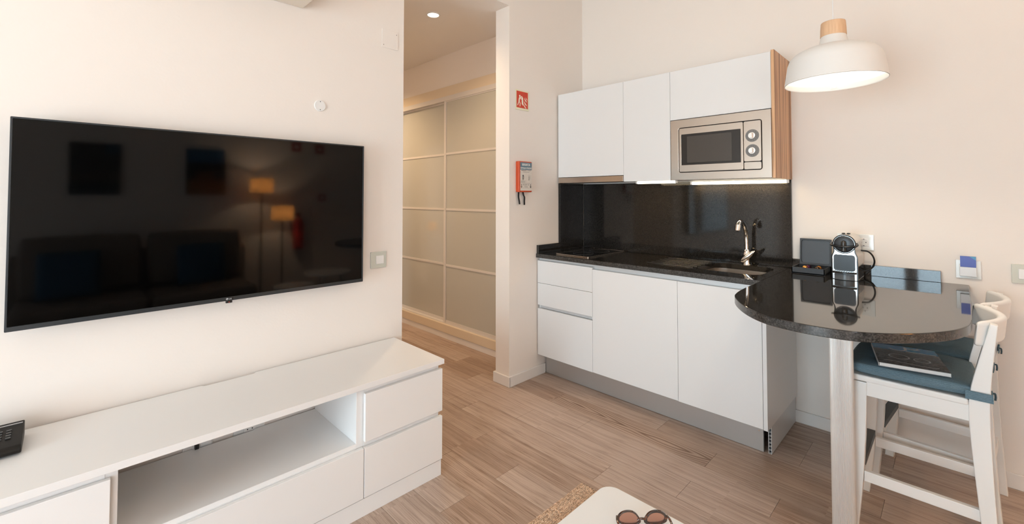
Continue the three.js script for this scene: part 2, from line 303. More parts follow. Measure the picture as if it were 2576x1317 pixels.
// ------------------------------------------------------------------ television bench
const TVB = -1.775;
{
  const b = thing('television_bench', 'long low white bench with drawers and an open middle shelf', 'bench', [-2.0, 0, -0.497]);
  const zR = -1.304, zL = 0.31, back = -2.236;
  const notch = (y0, y1, x1) => {
    const s = planShape([[back, zR], [x1, zR], [x1, zL], [back, zL], [back, -0.405], [back + 0.012, -0.415], [back + 0.014, -0.43], [back + 0.014, -0.585], [back + 0.012, -0.60], [back, -0.61]]);
    return slab(s, y0, y1, 0.0012);
  };
  part(b, 'top', [notch(0.531, 0.554, -1.768)], M.bench);
  part(b, 'carcass', [
    bx(back, -1.797, 0.075, 0.531, -1.290, -1.27), bx(back, -1.797, 0.075, 0.531, -0.906, -0.872, 0.0015), bx(back, -1.797, 0.075, 0.531, -0.122, -0.092, 0.0015), bx(back, -1.797, 0.075, 0.531, 0.276, 0.296),
    bx(-1.99, -1.7955, 0.47, 0.531, -1.27, -0.906), bx(-1.99, -1.7955, 0.25, 0.320, -1.27, -0.906), bx(-1.99, -1.7955, 0.47, 0.531, -0.092, 0.276), bx(-1.99, -1.7955, 0.25, 0.320, -0.092, 0.276), bx(back, -1.7955, 0.073, 0.10, -1.27, 0.276), bx(-1.86, -1.7955, 0.25, 0.2872, -0.872, -0.122),
    bx(back, back + 0.006, 0.10, 0.531, -1.27, -0.906), bx(back, back + 0.006, 0.10, 0.531, -0.092, 0.276)], M.bench);
  part(b, 'shelf', [slab(planShape([[back, -0.872], [-1.797, -0.872], [-1.797, -0.122], [back, -0.122], [back, -0.39], [back + 0.010, -0.40], [back + 0.010, -0.60], [back, -0.61]]), 0.287, 0.304, 0.001)], M.bench);
  part(b, 'plinth', [bx(-1.84, TVB - 0.006, 0, 0.073, -1.297, 0.303, 0.0015), bx(-1.84, -1.81, 0, 0.073, -1.28, 0.28)], M.bench);
  for (const z of [-1.297, 0.285]) part(b, 'plinth', [bx(back + 0.05, -1.84, 0, 0.073, z, z + 0.018)], M.bench);
  for (const [z0, z1, y0, y1] of [[-1.299, -0.902, 0.307, 0.508], [-1.299, -0.900, 0.078, 0.283], [-0.897, -0.106, 0.078, 0.285], [-0.104, 0.303, 0.307, 0.508], [-0.103, 0.303, 0.078, 0.283]])
    part(b, 'drawer', [bx(TVB - 0.018, TVB, y0, y1, z0, z1, 0.0018)], M.bench);
  // telephone
  const t = thing('telephone', 'black desk telephone lying on the left end of the white bench', 'telephone', [-2.1, 0.554, 0.16]);
  const s = new THREE.Shape(); // (x, y) profile, extruded along z
  s.moveTo(-2.185, 0.556); s.lineTo(-2.05, 0.556); s.quadraticCurveTo(-2.028, 0.558, -2.026, 0.571); s.quadraticCurveTo(-2.027, 0.580, -2.04, 0.584); s.lineTo(-2.172, 0.608); s.quadraticCurveTo(-2.185, 0.609, -2.185, 0.598); s.closePath();
  const phoneBlack = mat(lin(0.012, 0.010, 0.008), 0.5, { specularIntensity: 0.45 });
  part(t, 'body', [plate(s, 0.087, 0.26, 0.003)], phoneBlack);
  const sl = -0.024 / 0.132, on = x => 0.5845 + (x + 2.04) * sl;
  for (let i = 0; i < 4; i++) for (let j = 0; j < 3; j++) { const x = -2.085 - 0.014 * i, z = 0.118 + 0.019 * j; part(t, 'key', [new RoundedBoxGeometry(0.008, 0.004, 0.012, 2, 0.0015).rotateZ(Math.atan(sl)).translate(x, on(x) + 0.0015, z)], mat(lin(0.05, 0.05, 0.05), 0.12)); }
  part(t, 'trim_strip', [new THREE.BoxGeometry(0.0035, 0.0025, 0.165).rotateZ(Math.atan(sl)).translate(-2.160, on(-2.160) + 0.0005, 0.173)], M.alu);
  part(t, 'handset', [new RoundedBoxGeometry(0.15, 0.034, 0.05, 4, 0.014).rotateZ(Math.atan(sl)).translate(-2.105, on(-2.105) + 0.02, 0.230)], phoneBlack);
  for (const [z, n] of [[-0.59, 'pale double wall socket low behind the open bench shelf'], [-0.40, 'white data outlet with black plug behind the open bench shelf']]) {
    const k = thing('wall_outlet', n, 'socket', [WX, 0.31, z]);
    const wide = z < -0.5 ? 0.062 : 0.052;
    part(k, 'plate', [bx(WX + 0.0005, WX + 0.008, 0.268, 0.352, z - wide, z + wide, 0.002)], z < -0.5 ? M.plateWhite : M.white);
    if (z < -0.5) {
      part(k, 'insert', [bx(WX + 0.004, WX + 0.011, 0.287, 0.333, z - 0.023, z + 0.023, 0.002)], M.white);
      part(k, 'face', [new THREE.CylinderGeometry(0.019, 0.019, 0.003, 32).rotateZ(Math.PI / 2).translate(WX + 0.0115, 0.31, z)], M.white);
      for (const s2 of [-1, 1]) part(k, 'pin_hole', [new THREE.CylinderGeometry(0.0025, 0.0025, 0.002, 12).rotateZ(Math.PI / 2).translate(WX + 0.0132, 0.31, z + s2 * 0.0095)], M.black);
    } else { part(k, 'insert', [bx(WX + 0.004, WX + 0.012, 0.275, 0.345, z - 0.048, z + 0.02, 0.002)], M.white); part(k, 'plug', [bx(WX + 0.008, WX + 0.03, 0.296, 0.325, z + 0.0, z + 0.014, 0.002)], M.black); }
  }
}

// ------------------------------------------------------------------ television
{
  const t = thing('television', 'large black flat television hung on the cream wall', 'television', [-2.2, 0.9, -0.475]);
  const z0 = -1.089, z1 = 0.139, y0 = 0.900, y1 = 1.603, xf = -2.182;
  part(t, 'body', [bx(-2.235, xf - 0.011, y0 + 0.02, y1 - 0.02, z0 + 0.02, z1 - 0.02, 0.008)], M.black);
  const bz = mat(lin(0.022, 0.027, 0.031), 0.35);
  const out = roundRect(-z1, -z0, y0, y1, 0.003); out.holes.push(roundRect(-z1 + 0.006, -z0 - 0.006, y0 + 0.016, y1 - 0.006, 0.002, THREE.Path));
  part(t, 'bezel', [plateX(out, xf - 0.014, xf, 0.001)], bz);
  part(t, 'screen', [bx(xf - 0.010, xf - 0.003, y0 + 0.016, y1 - 0.006, z0 + 0.006, z1 - 0.006)], mat(lin(0.0008, 0.0007, 0.0007), 0.05, { specularIntensity: 0.5 }));
  part(t, 'sensor', [bx(xf - 0.012, xf - 0.001, y0 - 0.010, y0 + 0.001, -0.502, -0.478, 0.002)], M.black);
  part(t, 'standby_light', [new THREE.SphereGeometry(0.0014, 10, 8).translate(xf - 0.001, y0 - 0.006, -0.49)], mat(lin(0.3, 0.02, 0.01), 0.4, { emissive: lin(0.8, 0.05, 0.02), emissiveIntensity: 1 }));
  const logo = canvasTex(256, 96, (g, w, h) => {
    g.fillStyle = '#15181a'; g.fillRect(0, 0, w, h); g.fillStyle = '#c9cdd0'; g.beginPath(); g.arc(60, 48, 38, 0, 7); g.fill();
    g.strokeStyle = '#15181a'; g.lineWidth = 7; g.beginPath(); g.arc(60, 48, 26, 0, 4.9); g.stroke(); g.beginPath(); g.moveTo(60, 26); g.lineTo(60, 62); g.lineTo(74, 62); g.stroke();
    g.fillStyle = '#c9cdd0'; g.font = 'bold 70px sans-serif'; g.textBaseline = 'middle'; g.fillText('LG', 116, 52);
  });
  part(t, 'logo', [printX(-0.505, -0.475, y0 + 0.0025, y0 + 0.0135, xf + 0.0006)], mat(0xffffff, 0.4, { map: logo }), undefined, true);
  part(t, 'bracket', [bx(WX + 0.001, -2.234, 1.1, 1.4, -0.7, -0.3)], M.black);
}

// ------------------------------------------------------------------ kitchen: base units
const KF = -2.515, KL = -2.244, KR = -0.692, TOP = 0.911;
{
  const unit = (name, label, x0, x1) => {
    const c = thing(name, label, 'cabinet', [(x0 + x1) / 2, 0, -2.8]);
    part(c, 'carcass', [bx(x0 + 0.001, x0 + 0.017, 0.15, 0.84, WZ + 0.004, KF - 0.022), bx(x1 - 0.017, x1 - 0.001, 0.15, 0.84, WZ + 0.004, KF - 0.022), bx(x0 + 0.017, x1 - 0.017, 0.15, 0.168, WZ + 0.004, KF - 0.022), bx(x0 + 0.017, x1 - 0.017, 0.168, 0.84, WZ + 0.004, WZ + 0.012), bx(x0 + 0.001, x1 - 0.001, 0.84, 0.88, KF - 0.19, KF - 0.05)], M.carcass);
    part(c, 'finger_rail', [bx(x0, x1, 0.822, 0.8795, KF - 0.05, KF - 0.024)], M.aluLight);
    return c;
  };
  const a = unit('drawer_cabinet', 'white kitchen base cabinet with three drawers under the hob', KL, -1.7485);
  for (const [y0, y1] of [[0.6935, 0.860], [0.529, 0.6915], [0.158, 0.503]]) part(a, 'drawer', [bx(KL + 0.002, -1.7492, y0, y1, KF - 0.019, KF, 0.0018)], M.front);
  part(a, 'finger_rail', [bx(KL + 0.017, -1.765, 0.503, 0.535, KF - 0.045, KF - 0.024)], M.aluLight);
  const b = unit('base_cabinet', 'white kitchen base cabinet between the drawers and the sink cabinet', -1.7480, -1.1562);
  part(b, 'door', [bx(-1.7475, -1.1568, 0.160, 0.848, KF - 0.019, KF, 0.0018)], M.front);
  const c = unit('base_cabinet', 'white sink cabinet whose grey side panel stands under the bar', -1.1557, -0.712);
  part(c, 'door', [bx(-1.1552, -0.7125, 0.158, 0.848, KF - 0.019, KF, 0.0018)], M.front);
  part(c, 'side_panel', [bx(-0.711, KR, 0.155, 0.878, WZ + 0.002, KF - 0.001, 0.001)], M.front);
  // kickboards
  const k = thing('kickboard', 'brushed aluminium kickboard under the kitchen cabinet doors', 'kickboard', [-1.48, 0, -2.6]);
  part(k, 'board', [bx(-2.236, -0.737, 0.003, 0.150, -2.618, -2.603)], M.plinth);
  part(k, 'screw', [new THREE.CylinderGeometry(0.004, 0.004, 0.004, 16).rotateX(Math.PI / 2).translate(-0.757, 0.108, -2.602)], M.chrome);
  const e = thing('kickboard', 'short grey kickboard at the cabinet end showing its hollow core', 'kickboard', [-0.71, 0, -2.85]);
  part(e, 'board', [bx(-0.7155, -0.7135, 0.003, 0.152, WZ + 0.012, -2.606), bx(-0.7015, -0.6995, 0.003, 0.152, WZ + 0.012, -2.606), ...Array.from({ length: 9 }, (_, i) => bx(-0.7137, -0.7013, 0.003 + i * 0.01838, 0.005 + i * 0.01838, WZ + 0.012, -2.606))], M.aluLight);
  part(e, 'core', [bx(-0.7134, -0.7016, 0.004, 0.151, WZ + 0.012, -2.62)], M.blackMatte);
}
// worktop with sink opening and drainer grooves
{
  const w = thing('worktop', 'polished black granite worktop with drainer grooves beside the sink', 'worktop', [-1.5, 0.881, -2.8]);
  const zB = WZ + 0.002, xL = WX + 0.002, xR = -0.7125, zF = -2.507;
  const sink = S => roundRect(-1.118, -0.762, 2.655, 3.0, 0.075, S);
  const outline = () => planShape([[xL, zF], [xR, zF], [xR, zB], [xL, zB]]);
  const lo = outline(); lo.holes.push(sink(THREE.Path));
  const hi = outline(); hi.holes.push(sink(THREE.Path));
  for (let i = 0; i < 6; i++) { const z = 2.672 + i * 0.061; hi.holes.push(roundRect(-1.43, -1.128, z - 0.0035, z + 0.0035, 0.0034, THREE.Path)); }
  part(w, 'slab', [slab(lo, 0.881, TOP - 0.005)], M.granite); part(w, 'slab', [slab(hi, TOP - 0.005, TOP)], M.granite);
  for (let i = 0; i < 6; i++) part(w, 'drainer_groove', [new THREE.CylinderGeometry(0.0046, 0.0046, 0.300, 16, 1, true, 0, Math.PI).rotateZ(Math.PI / 2).translate(-1.279, TOP + 0.0005, -2.672 - i * 0.061)], M.granite);
  part(w, 'front_edge', [bx(xL, xR, 0.8815, TOP - 0.0006, zF, zF + 0.0025)], M.graniteEdge);
  part(w, 'upstand', [bx(xL, WX + 0.022, TOP + 0.0005, 0.974, -2.772, zF - 0.004, 0.001)], M.granite);
  const s = thing('splashback', 'black granite splashback slab behind sink and hob', 'splashback', [-1.46, TOP, WZ]);
  part(s, 'slab', [bx(WX + 0.023, -0.702, TOP + 0.001, 1.442, WZ + 0.001, WZ + 0.021, 0.001)], M.graniteWall);
  const s2 = thing('splashback', 'narrow black granite splashback on the side wall beside the hob', 'splashback', [WX, TOP, -2.93]);
  part(s2, 'slab', [bx(WX + 0.001, WX + 0.021, TOP + 0.001, 1.446, WZ + 0.022, -2.774, 0.001)], M.graniteWall);
  // sink bowl
  const k = thing('sink', 'brushed steel undermounted sink bowl set in the granite', 'sink', [-0.94, 0.73, -2.83]);
  const ring = roundRect(-1.135, -0.745, 2.638, 3.017, 0.09); ring.holes.push(roundRect(-1.125, -0.755, 2.648, 3.007, 0.08, THREE.Path));
  part(k, 'bowl', [slab(ring, 0.735, 0.8808), slab(roundRect(-1.13, -0.75, 2.643, 3.012, 0.085), 0.728, 0.736)], M.bowl);
  for (let i = 0; i < 4; i++) part(k, 'overflow_slot', [bx(-0.962 + 0.012 * i + (i > 1 ? 0.006 : 0), -0.957 + 0.012 * i + (i > 1 ? 0.006 : 0), 0.838, 0.852, -3.0075, -3.0062)], M.black);
  part(k, 'drain', [new THREE.CylinderGeometry(0.035, 0.035, 0.004, 32).translate(-0.94, 0.738, -2.83)], M.chrome);
  // tap
  const t = thing('tap', 'chrome gooseneck kitchen tap with a single lever', 'tap', [-0.932, TOP, -3.015]);
  part(t, 'base', [new THREE.LatheGeometry([[0, 0], [0.027, 0], [0.027, 0.006], [0.023, 0.012], [0.023, 0.05], [0.025, 0.062], [0.023, 0.078], [0.017, 0.088], [0.017, 0.098], [0, 0.098]].map(p => new THREE.Vector2(...p)), 32).translate(-0.932, TOP, -3.015)], M.chrome);
  part(t, 'spout', [tube([[-0.932, 1.0, -3.013], [-0.932, 1.05, -3.012], [-0.933, 1.105, -3.006], [-0.934, 1.152, -2.985], [-0.935, 1.182, -2.945], [-0.936, 1.184, -2.905], [-0.937, 1.165, -2.878], [-0.937, 1.15, -2.871]], 0.0125, 48, 16)], M.chrome);
  part(t, 'aerator', [rod([-0.937, 1.168, -2.877], [-0.938, 1.136, -2.868], 0.0155, 0.0155, 24), rod([-0.938, 1.138, -2.868], [-0.938, 1.132, -2.866], 0.013, 0.012, 24)], M.chrome);
  const lev = new THREE.SphereGeometry(1, 28, 18).scale(0.056, 0.021, 0.020); { const p = lev.attributes.position; for (let i = 0; i < p.count; i++) { const k2 = 1 - 0.45 * (p.getX(i) / 0.056 + 1) / 2; p.setY(i, p.getY(i) * k2); p.setZ(i, p.getZ(i) * k2); } lev.computeVertexNormals(); }
  part(t, 'lever', [lev.rotateZ(0.74).translate(-0.917, 0.970, -2.980)], M.chrome);
  // hob
  const h = thing('hob', 'narrow black glass hob framed in steel at the worktop end', 'hob', [-1.967, TOP, -2.825]);
  const fr = roundRect(-2.115, -1.822, 2.575, 3.068, 0.008); fr.holes.push(roundRect(-2.109, -1.828, 2.581, 3.062, 0.006, THREE.Path));
  part(h, 'frame', [slab(fr, TOP + 0.0003, TOP + 0.0075, 0.0012)], M.steel);
  part(h, 'glass', [bx(-2.110, -1.827, TOP + 0.0006, TOP + 0.006, -3.063, -2.580)], M.blackGloss);
  for (const z of [-2.72, -2.93]) part(h, 'cooking_zone', [new THREE.TorusGeometry(0.075, 0.0006, 6, 60).rotateX(Math.PI / 2).translate(-1.968, TOP + 0.0061, z)], mat(lin(0.08, 0.08, 0.08), 0.3));
}
// ------------------------------------------------------------------ wall cabinets, hood, microwave
{
  const UF = -2.76, box = (c, x0, x1, y0, y1) => part(c, 'carcass', [bx(x0, x1, y0, y0 + 0.016, WZ + 0.003, UF - 0.021), bx(x0, x1, y1 - 0.016, y1, WZ + 0.003, UF - 0.021), bx(x0, x0 + 0.016, y0 + 0.016, y1 - 0.016, WZ + 0.003, UF - 0.021), bx(x1 - 0.016, x1, y0 + 0.016, y1 - 0.016, WZ + 0.003, UF - 0.021), bx(x0 + 0.016, x1 - 0.016, y0 + 0.016, y1 - 0.016, WZ + 0.003, WZ + 0.01)], M.carcass);
  const a = thing('wall_cabinet', 'square white wall cabinet above the cooker hood', 'cabinet', [-1.945, 1.49, -2.93]);
  box(a, -2.239, -1.652, 1.492, 2.150); part(a, 'door', [bx(-2.238, -1.6505, 1.491, 2.151, UF - 0.019, UF, 0.0018)], M.front);
  const b = thing('wall_cabinet', 'narrow tall white wall cabinet between hood cabinet and microwave', 'cabinet', [-1.478, 1.444, -2.93]);
  box(b, -1.649, -1.307, 1.450, 2.150); part(b, 'door', [bx(-1.6492, -1.3055, 1.444, 2.151, UF - 0.019, UF, 0.0018)], M.front);
  const c = thing('wall_cabinet', 'wide white wall cabinet with striped wood side above the microwave', 'cabinet', [-1.0, 1.444, -2.93]);
  box(c, -1.304, -0.717, 1.836, 2.150); part(c, 'door', [bx(-1.3042, -0.7175, 1.833, 2.151, UF - 0.019, UF, 0.0018)], M.front);
  part(c, 'niche_board', [bx(-1.304, -0.717, 1.445, 1.459, WZ + 0.003, UF - 0.05), bx(-1.304, -1.29, 1.459, 1.836, WZ + 0.003, UF - 0.05)], M.carcass);
  part(c, 'side_panel', [bx(-0.716, -0.699, 1.443, 2.158, WZ + 0.002, UF + 0.004, 0.001)], M.zebra, 'orange-brown striped wood side panel');
  const h = thing('cooker_hood', 'slim steel cooker hood under the square wall cabinet', 'hood', [-1.945, 1.446, -2.93]);
  part(h, 'front', [bx(-2.237, -1.653, 1.446, 1.488, UF - 0.018, UF, 0.002)], M.steel);
  part(h, 'body', [bx(-2.234, -1.656, 1.452, 1.489, -3.06, UF - 0.02)], M.aluLight);
  part(h, 'filter', [bx(-2.2, -1.69, 1.449, 1.453, -3.02, -2.82)], M.alu);
  // microwave
  const m = thing('microwave', 'built-in steel microwave with two round dials', 'microwave', [-1.01, 1.46, -2.9]);
  const z = UF + 0.003;
  const fr = roundRect(-1.301, -0.718, 1.445, 1.829, 0.004); fr.holes.push(roundRect(-1.249, -0.766, 1.492, 1.777, 0.014, THREE.Path));
  part(m, 'trim_frame', [plate(fr, z - 0.02, z, 0.002)], M.steel);
  part(m, 'body', [bx(-1.25, -0.765, 1.49, 1.778, -3.07, z - 0.021)], M.black);
  const dr = roundRect(-1.245, -0.8645, 1.496, 1.773, 0.009); dr.holes.push(roundRect(-1.231, -0.878, 1.539, 1.733, 0.002, THREE.Path));
  const door = part(m, 'door', [plate(dr, z - 0.018, z + 0.001, 0.0015)], M.steel);
  const wglass = mat(lin(0.012, 0.010, 0.009), 0.05), wmesh = mat(lin(0.055, 0.048, 0.042), 0.10);
  part(door, 'window', [bx(-1.231, -0.878, 1.539, 1.733, z - 0.012, z - 0.002)], wglass);
  part(door, 'window_mesh', [bx(-1.195, -0.928, 1.553, 1.719, z - 0.003, z - 0.0014)], wmesh);
  const pn = part(m, 'control_panel', [plate(roundRect(-0.8615, -0.770, 1.541, 1.773, 0.009), z - 0.018, z + 0.001, 0.0015)], M.steel);
  part(m, 'release_button', [plate(roundRect(-0.8615, -0.770, 1.496, 1.538, 0.008), z - 0.018, z + 0.0008, 0.0015)], M.steel);
  for (const [y, n] of [[1.688, 5], [1.602, 12]]) {
    const dial = canvasTex(256, 256, (g) => {
      g.fillStyle = '#7d7a77'; g.fillRect(0, 0, 256, 256); g.fillStyle = '#3d3b3a';
      for (let i = 0; i < 14; i++) { const a2 = i / 14 * 6.283; g.save(); g.translate(128 + 94 * Math.cos(a2), 128 + 94 * Math.sin(a2)); g.rotate(a2); if (n === 12) g.fillRect(-4, -5, 8, 10); else g.fillRect(-9, -3, 18, 6); g.restore(); }
    });
    part(pn, 'dial', [new THREE.CircleGeometry(0.036, 48).translate(-0.816, y, z + 0.0016)], mat(0xffffff, 0.5, { map: dial }), undefined, true);
    part(pn, 'knob', [new THREE.CylinderGeometry(0.018, 0.0185, 0.010, 40).rotateX(Math.PI / 2).translate(-0.816, y, z + 0.006), new RoundedBoxGeometry(0.013, 0.030, 0.014, 3, 0.003).translate(-0.816, y, z + 0.019)], M.chrome);
  }
  // light strips
  const em = mat(0xffffff, 0.5, { emissive: lin(1, 0.86, 0.62), emissiveIntensity: 5 });
  for (const [x0, x1, zz, y, lb] of [[-1.30, -0.706, -3.055, 1.431, 'glowing warm light tube under the microwave'], [-1.63, -1.325, -2.90, 1.440, 'glowing warm light tube under the narrow wall cabinet']]) {
    const l = thing('light_tube', lb, 'light', [(x0 + x1) / 2, y, zz]);
    part(l, 'tube_lamp', [rod([x0 + 0.012, y, zz], [x1 - 0.012, y, zz], 0.0095, 0.0095, 20)], em);
    part(l, 'holder', [bx(x0, x0 + 0.012, y - 0.009, y + 0.011, zz - 0.01, zz + 0.01, 0.002), bx(x1 - 0.012, x1, y - 0.009, y + 0.011, zz - 0.01, zz + 0.01, 0.002), bx(x0, x1, y + 0.009, y + 0.0125, zz - 0.008, zz + 0.008)], M.white);
    const r = new THREE.RectAreaLight(lin(1, 0.70, 0.36), 48, x1 - x0 - 0.04, 0.02); r.position.set((x0 + x1) / 2, y - 0.012, zz); r.lookAt((x0 + x1) / 2, 0, zz); scene.add(r);
  }
}

// ------------------------------------------------------------------ breakfast bar
{
  const b = thing('breakfast_bar', 'round-ended black granite bar top on a fluted aluminium post', 'bar', [-0.34, 0, -2.3]);
  const curve = new THREE.CatmullRomCurve3([[-0.711, -2.36], [-0.709, -2.22], [-0.702, -2.13], [-0.688, -2.06], [-0.643, -1.962], [-0.572, -1.86], [-0.494, -1.792], [-0.417, -1.766], [-0.35, -1.760], [-0.289, -1.765], [-0.231, -1.78], [-0.179, -1.812], [-0.128, -1.856], [-0.078, -1.913], [-0.027, -1.994], [-0.002, -2.048], [0.02, -2.124], [0.030, -2.22], [0.033, -2.35]].map(([x, z]) => V(x, 0, z)), false, 'centripetal');
  const edge = curve.getPoints(140).map(p => [p.x, p.z]);
  const pts = [[-0.711, WZ + 0.003], [-0.711, -2.5], ...edge, [0.036, -2.6], [0.037, WZ + 0.003]];
  part(b, 'top', [slab(planShape(pts), TOP - 0.032, TOP, 0.0022)], M.granite);
  // sawn, honed edge band following the curve
  const band = []; for (let i = 0; i < pts.length - 2; i++) { const [x0, z0] = pts[i + 1], [x1, z1] = pts[i + 2] ?? pts[i + 1]; const d = V(x1 - x0, 0, z1 - z0), L = d.length(); if (!L) continue; const n = V(d.z, 0, -d.x).normalize(); const g = new THREE.BoxGeometry(L + 0.0005, 0.0275, 0.002).rotateY(-Math.atan2(d.z, d.x)).translate((x0 + x1) / 2 - n.x * 0.0 , TOP - 0.016, (z0 + z1) / 2); band.push(g); }
  part(b, 'edge', band, M.graniteEdge);
  part(b, 'upstand', [bx(-0.701, -0.060, TOP + 0.0005, 0.968, WZ + 0.001, WZ + 0.021, 0.001)], M.granite);
  const fl = new THREE.Shape(); for (let i = 0; i <= 448; i++) { const a = i / 448 * 2 * Math.PI, r = 0.0385 + 0.0009 * Math.cos(a * 56); i ? fl.lineTo(r * Math.cos(a), r * Math.sin(a)) : fl.moveTo(r * Math.cos(a), r * Math.sin(a)); }
  part(b, 'post', [slab(fl, 0.012, TOP - 0.036).translate(-0.337, 0, -2.203)], mat(lin(0.80, 0.78, 0.75), 0.42, { metalness: 0.55 }));
  part(b, 'foot', [new THREE.CylinderGeometry(0.048, 0.052, 0.012, 48).translate(-0.337, 0.006, -2.203)], M.alu); part(b, 'flange', [new THREE.CylinderGeometry(0.06, 0.06, 0.005, 48).translate(-0.337, TOP - 0.0345, -2.203)], M.alu);
}

// ------------------------------------------------------------------ things on the bar
{
  const x0 = -0.664, x1 = -0.508, z0 = -3.05, z1 = -2.895, y = TOP + 0.0006;
  const b = thing('capsule_box', 'open dark slate-coloured capsule box standing on the bar', 'box', [-0.586, TOP, -2.97]);
  const slate = mat(lin(0.030, 0.034, 0.040), 0.45);
  const inner = mat(lin(0.035, 0.036, 0.040), 0.35);
  part(b, 'tray', [bx(x0, x1, y, y + 0.006, z0, z1), bx(x0, x1, y, y + 0.034, z1 - 0.006, z1, 0.001), bx(x0, x1, y, y + 0.034, z0, z0 + 0.006, 0.001), bx(x0, x0 + 0.006, y, y + 0.034, z0, z1, 0.001), bx(x1 - 0.006, x1, y, y + 0.034, z0, z1, 0.001)], slate);
  const lid = roundRect(-0.076, 0.076, 0, 0.15, 0.003), hole = roundRect(-0.068, 0.068, 0.01, 0.141, 0.012, THREE.Path); lid.holes.push(hole);
  const tilt = g => g.rotateX(-0.10).translate(-0.577, TOP + 0.036, z0 + 0.012);
  part(b, 'lid', [tilt(plate(lid, -0.012, 0.006, 0.001))], slate);
  part(b, 'lid_lining', [tilt(plate(roundRect(-0.07, 0.07, 0.006, 0.145, 0.012), -0.010, -0.004))], inner);
  const cap = new THREE.LatheGeometry([[0, 0], [0.0175, 0], [0.0185, 0.0015], [0.0165, 0.003], [0.0135, 0.019], [0.011, 0.025], [0.005, 0.029], [0, 0.0295]].map(p => new THREE.Vector2(...p)), 32);
  for (const [x, z, c, lb, ry] of [[-0.606, -2.935, lin(0.62, 0.28, 0.08), 'orange gold coffee capsule at the left of the open box', 0], [-0.598, -2.975, lin(0.055, 0.015, 0.05), 'dark purple coffee capsule behind the orange gold one', 0], [-0.548, -2.97, lin(0.60, 0.26, 0.06), 'orange gold coffee capsule at the back of the open box', 0], [-0.545, -2.93, lin(0.05, 0.04, 0.035), 'shiny black coffee capsule near the coffee machine', 0.5]]) {
    const k = thing('coffee_capsule', lb, 'capsule', [x, y + 0.0075, z], 'coffee capsules in the box');
    const m = new THREE.Mesh(cap, mat(c, 0.25, { metalness: 0.9 })); m.name = 'shell'; m.rotation.z = ry * 0.3; m.position.y = ry ? 0.006 : 0.005; k.add(m);
  }
}
{ // coffee machine, front towards +z
  const cx = -0.413, y = TOP + 0.0006, zf = -2.84, zb = -3.06;
  const m = thing('coffee_machine', 'small capsule coffee machine with black round head and chrome front', 'machine', [cx, TOP, -2.93]);
  const ivory = mat(lin(0.70, 0.67, 0.62), 0.3), trim = M.blackGloss;
  const sil = (d = 0) => { // front outline: round head, waist, wider foot
    const s = new THREE.Shape(), w = 0.056 - d, n = 0.046 - d, r = 0.050 - d, yc = 1.094;
    s.moveTo(cx - w, y); s.lineTo(cx + w, y); s.lineTo(cx + w, 1.020); s.bezierCurveTo(cx + w, 1.040, cx + n, 1.042, cx + n, 1.062); s.lineTo(cx + n, yc - 0.016);
    const a0 = Math.asin(-0.016 / 0.05); s.absarc(cx, yc, r, a0, Math.PI - a0, false); s.lineTo(cx - n, 1.062); s.bezierCurveTo(cx - n, 1.042, cx - w, 1.040, cx - w, 1.020); s.closePath(); return s;
  };
  part(m, 'body', [plate(sil(0.003), zb, zf - 0.004, 0.004).translate(0, 0.0005, 0)], ivory);
  part(m, 'water_tank', [bx(cx - 0.052, cx + 0.0545, y, 0.985, zb + 0.01, zf - 0.03, 0.006)], trim);
  part(m, 'top_buttons', [new THREE.SphereGeometry(1, 20, 12).scale(0.009, 0.004, 0.012).translate(cx - 0.010, 1.1455, -2.90), new THREE.SphereGeometry(1, 20, 12).scale(0.009, 0.004, 0.012).translate(cx + 0.011, 1.1455, -2.90)], trim);
  part(m, 'front_trim', [plate(sil(0), zf - 0.006, zf, 0.002)], trim);
  part(m, 'front_plate', [plate(sil(0.0055), zf - 0.001, zf + 0.0015, 0.0006).translate(0, 0.001, 0)], M.chrome);
  const grid = part(m, 'cup_panel', [plate(roundRect(cx - 0.045, cx + 0.045, 0.957, 1.040, 0.012), zf + 0.0005, zf + 0.004, 0.0012)], mat(lin(0.035, 0.04, 0.045), 0.25));
  const dots = []; for (let j = 0; j < 15; j++) for (let i = 0; i < 13; i++) { const x = cx - 0.039 + i * 0.0063 + (j % 2) * 0.00315, yy = 0.963 + j * 0.0051; if (x > cx + 0.040) continue; dots.push(new THREE.CylinderGeometry(0.0021, 0.0021, 0.001, 6).rotateX(Math.PI / 2).translate(x, yy, zf + 0.0041)); }
  const pf = part(grid, 'perforation', dots, mat(lin(0.004, 0.004, 0.004), 0.5)); pf.userData.kind = 'stuff';
  part(m, 'head', [new THREE.SphereGeometry(1, 40, 24).scale(0.0455, 0.0455, 0.009).translate(cx, 1.094, zf - 0.001), new THREE.TorusGeometry(0.0465, 0.003, 12, 60).translate(cx, 1.094, zf)], mat(lin(0.020, 0.022, 0.026), 0.32));
  part(m, 'spout', [rod([cx, 1.060, zf + 0.014], [cx, 1.103, zf + 0.015], 0.0115, 0.0115, 28), new THREE.SphereGeometry(0.0115, 20, 14).translate(cx, 1.103, zf + 0.015)], mat(lin(0.03, 0.028, 0.026), 0.15));
  part(m, 'lever', [tube([[cx - 0.050, 1.098, zf - 0.03], [cx - 0.0565, 1.092, zf + 0.0], [cx - 0.048, 1.086, zf + 0.02], [cx - 0.02, 1.083, zf + 0.030], [cx + 0.02, 1.083, zf + 0.030], [cx + 0.048, 1.086, zf + 0.02], [cx + 0.0565, 1.092, zf + 0.0], [cx + 0.050, 1.098, zf - 0.03]], 0.0042, 60, 12)], trim);
  const tr = new THREE.Shape(); tr.moveTo(cx - 0.050, -zf); tr.lineTo(cx + 0.050, -zf); tr.lineTo(cx + 0.050, -(zf + 0.012)); tr.quadraticCurveTo(cx, -(zf + 0.045), cx - 0.050, -(zf + 0.012)); tr.closePath();
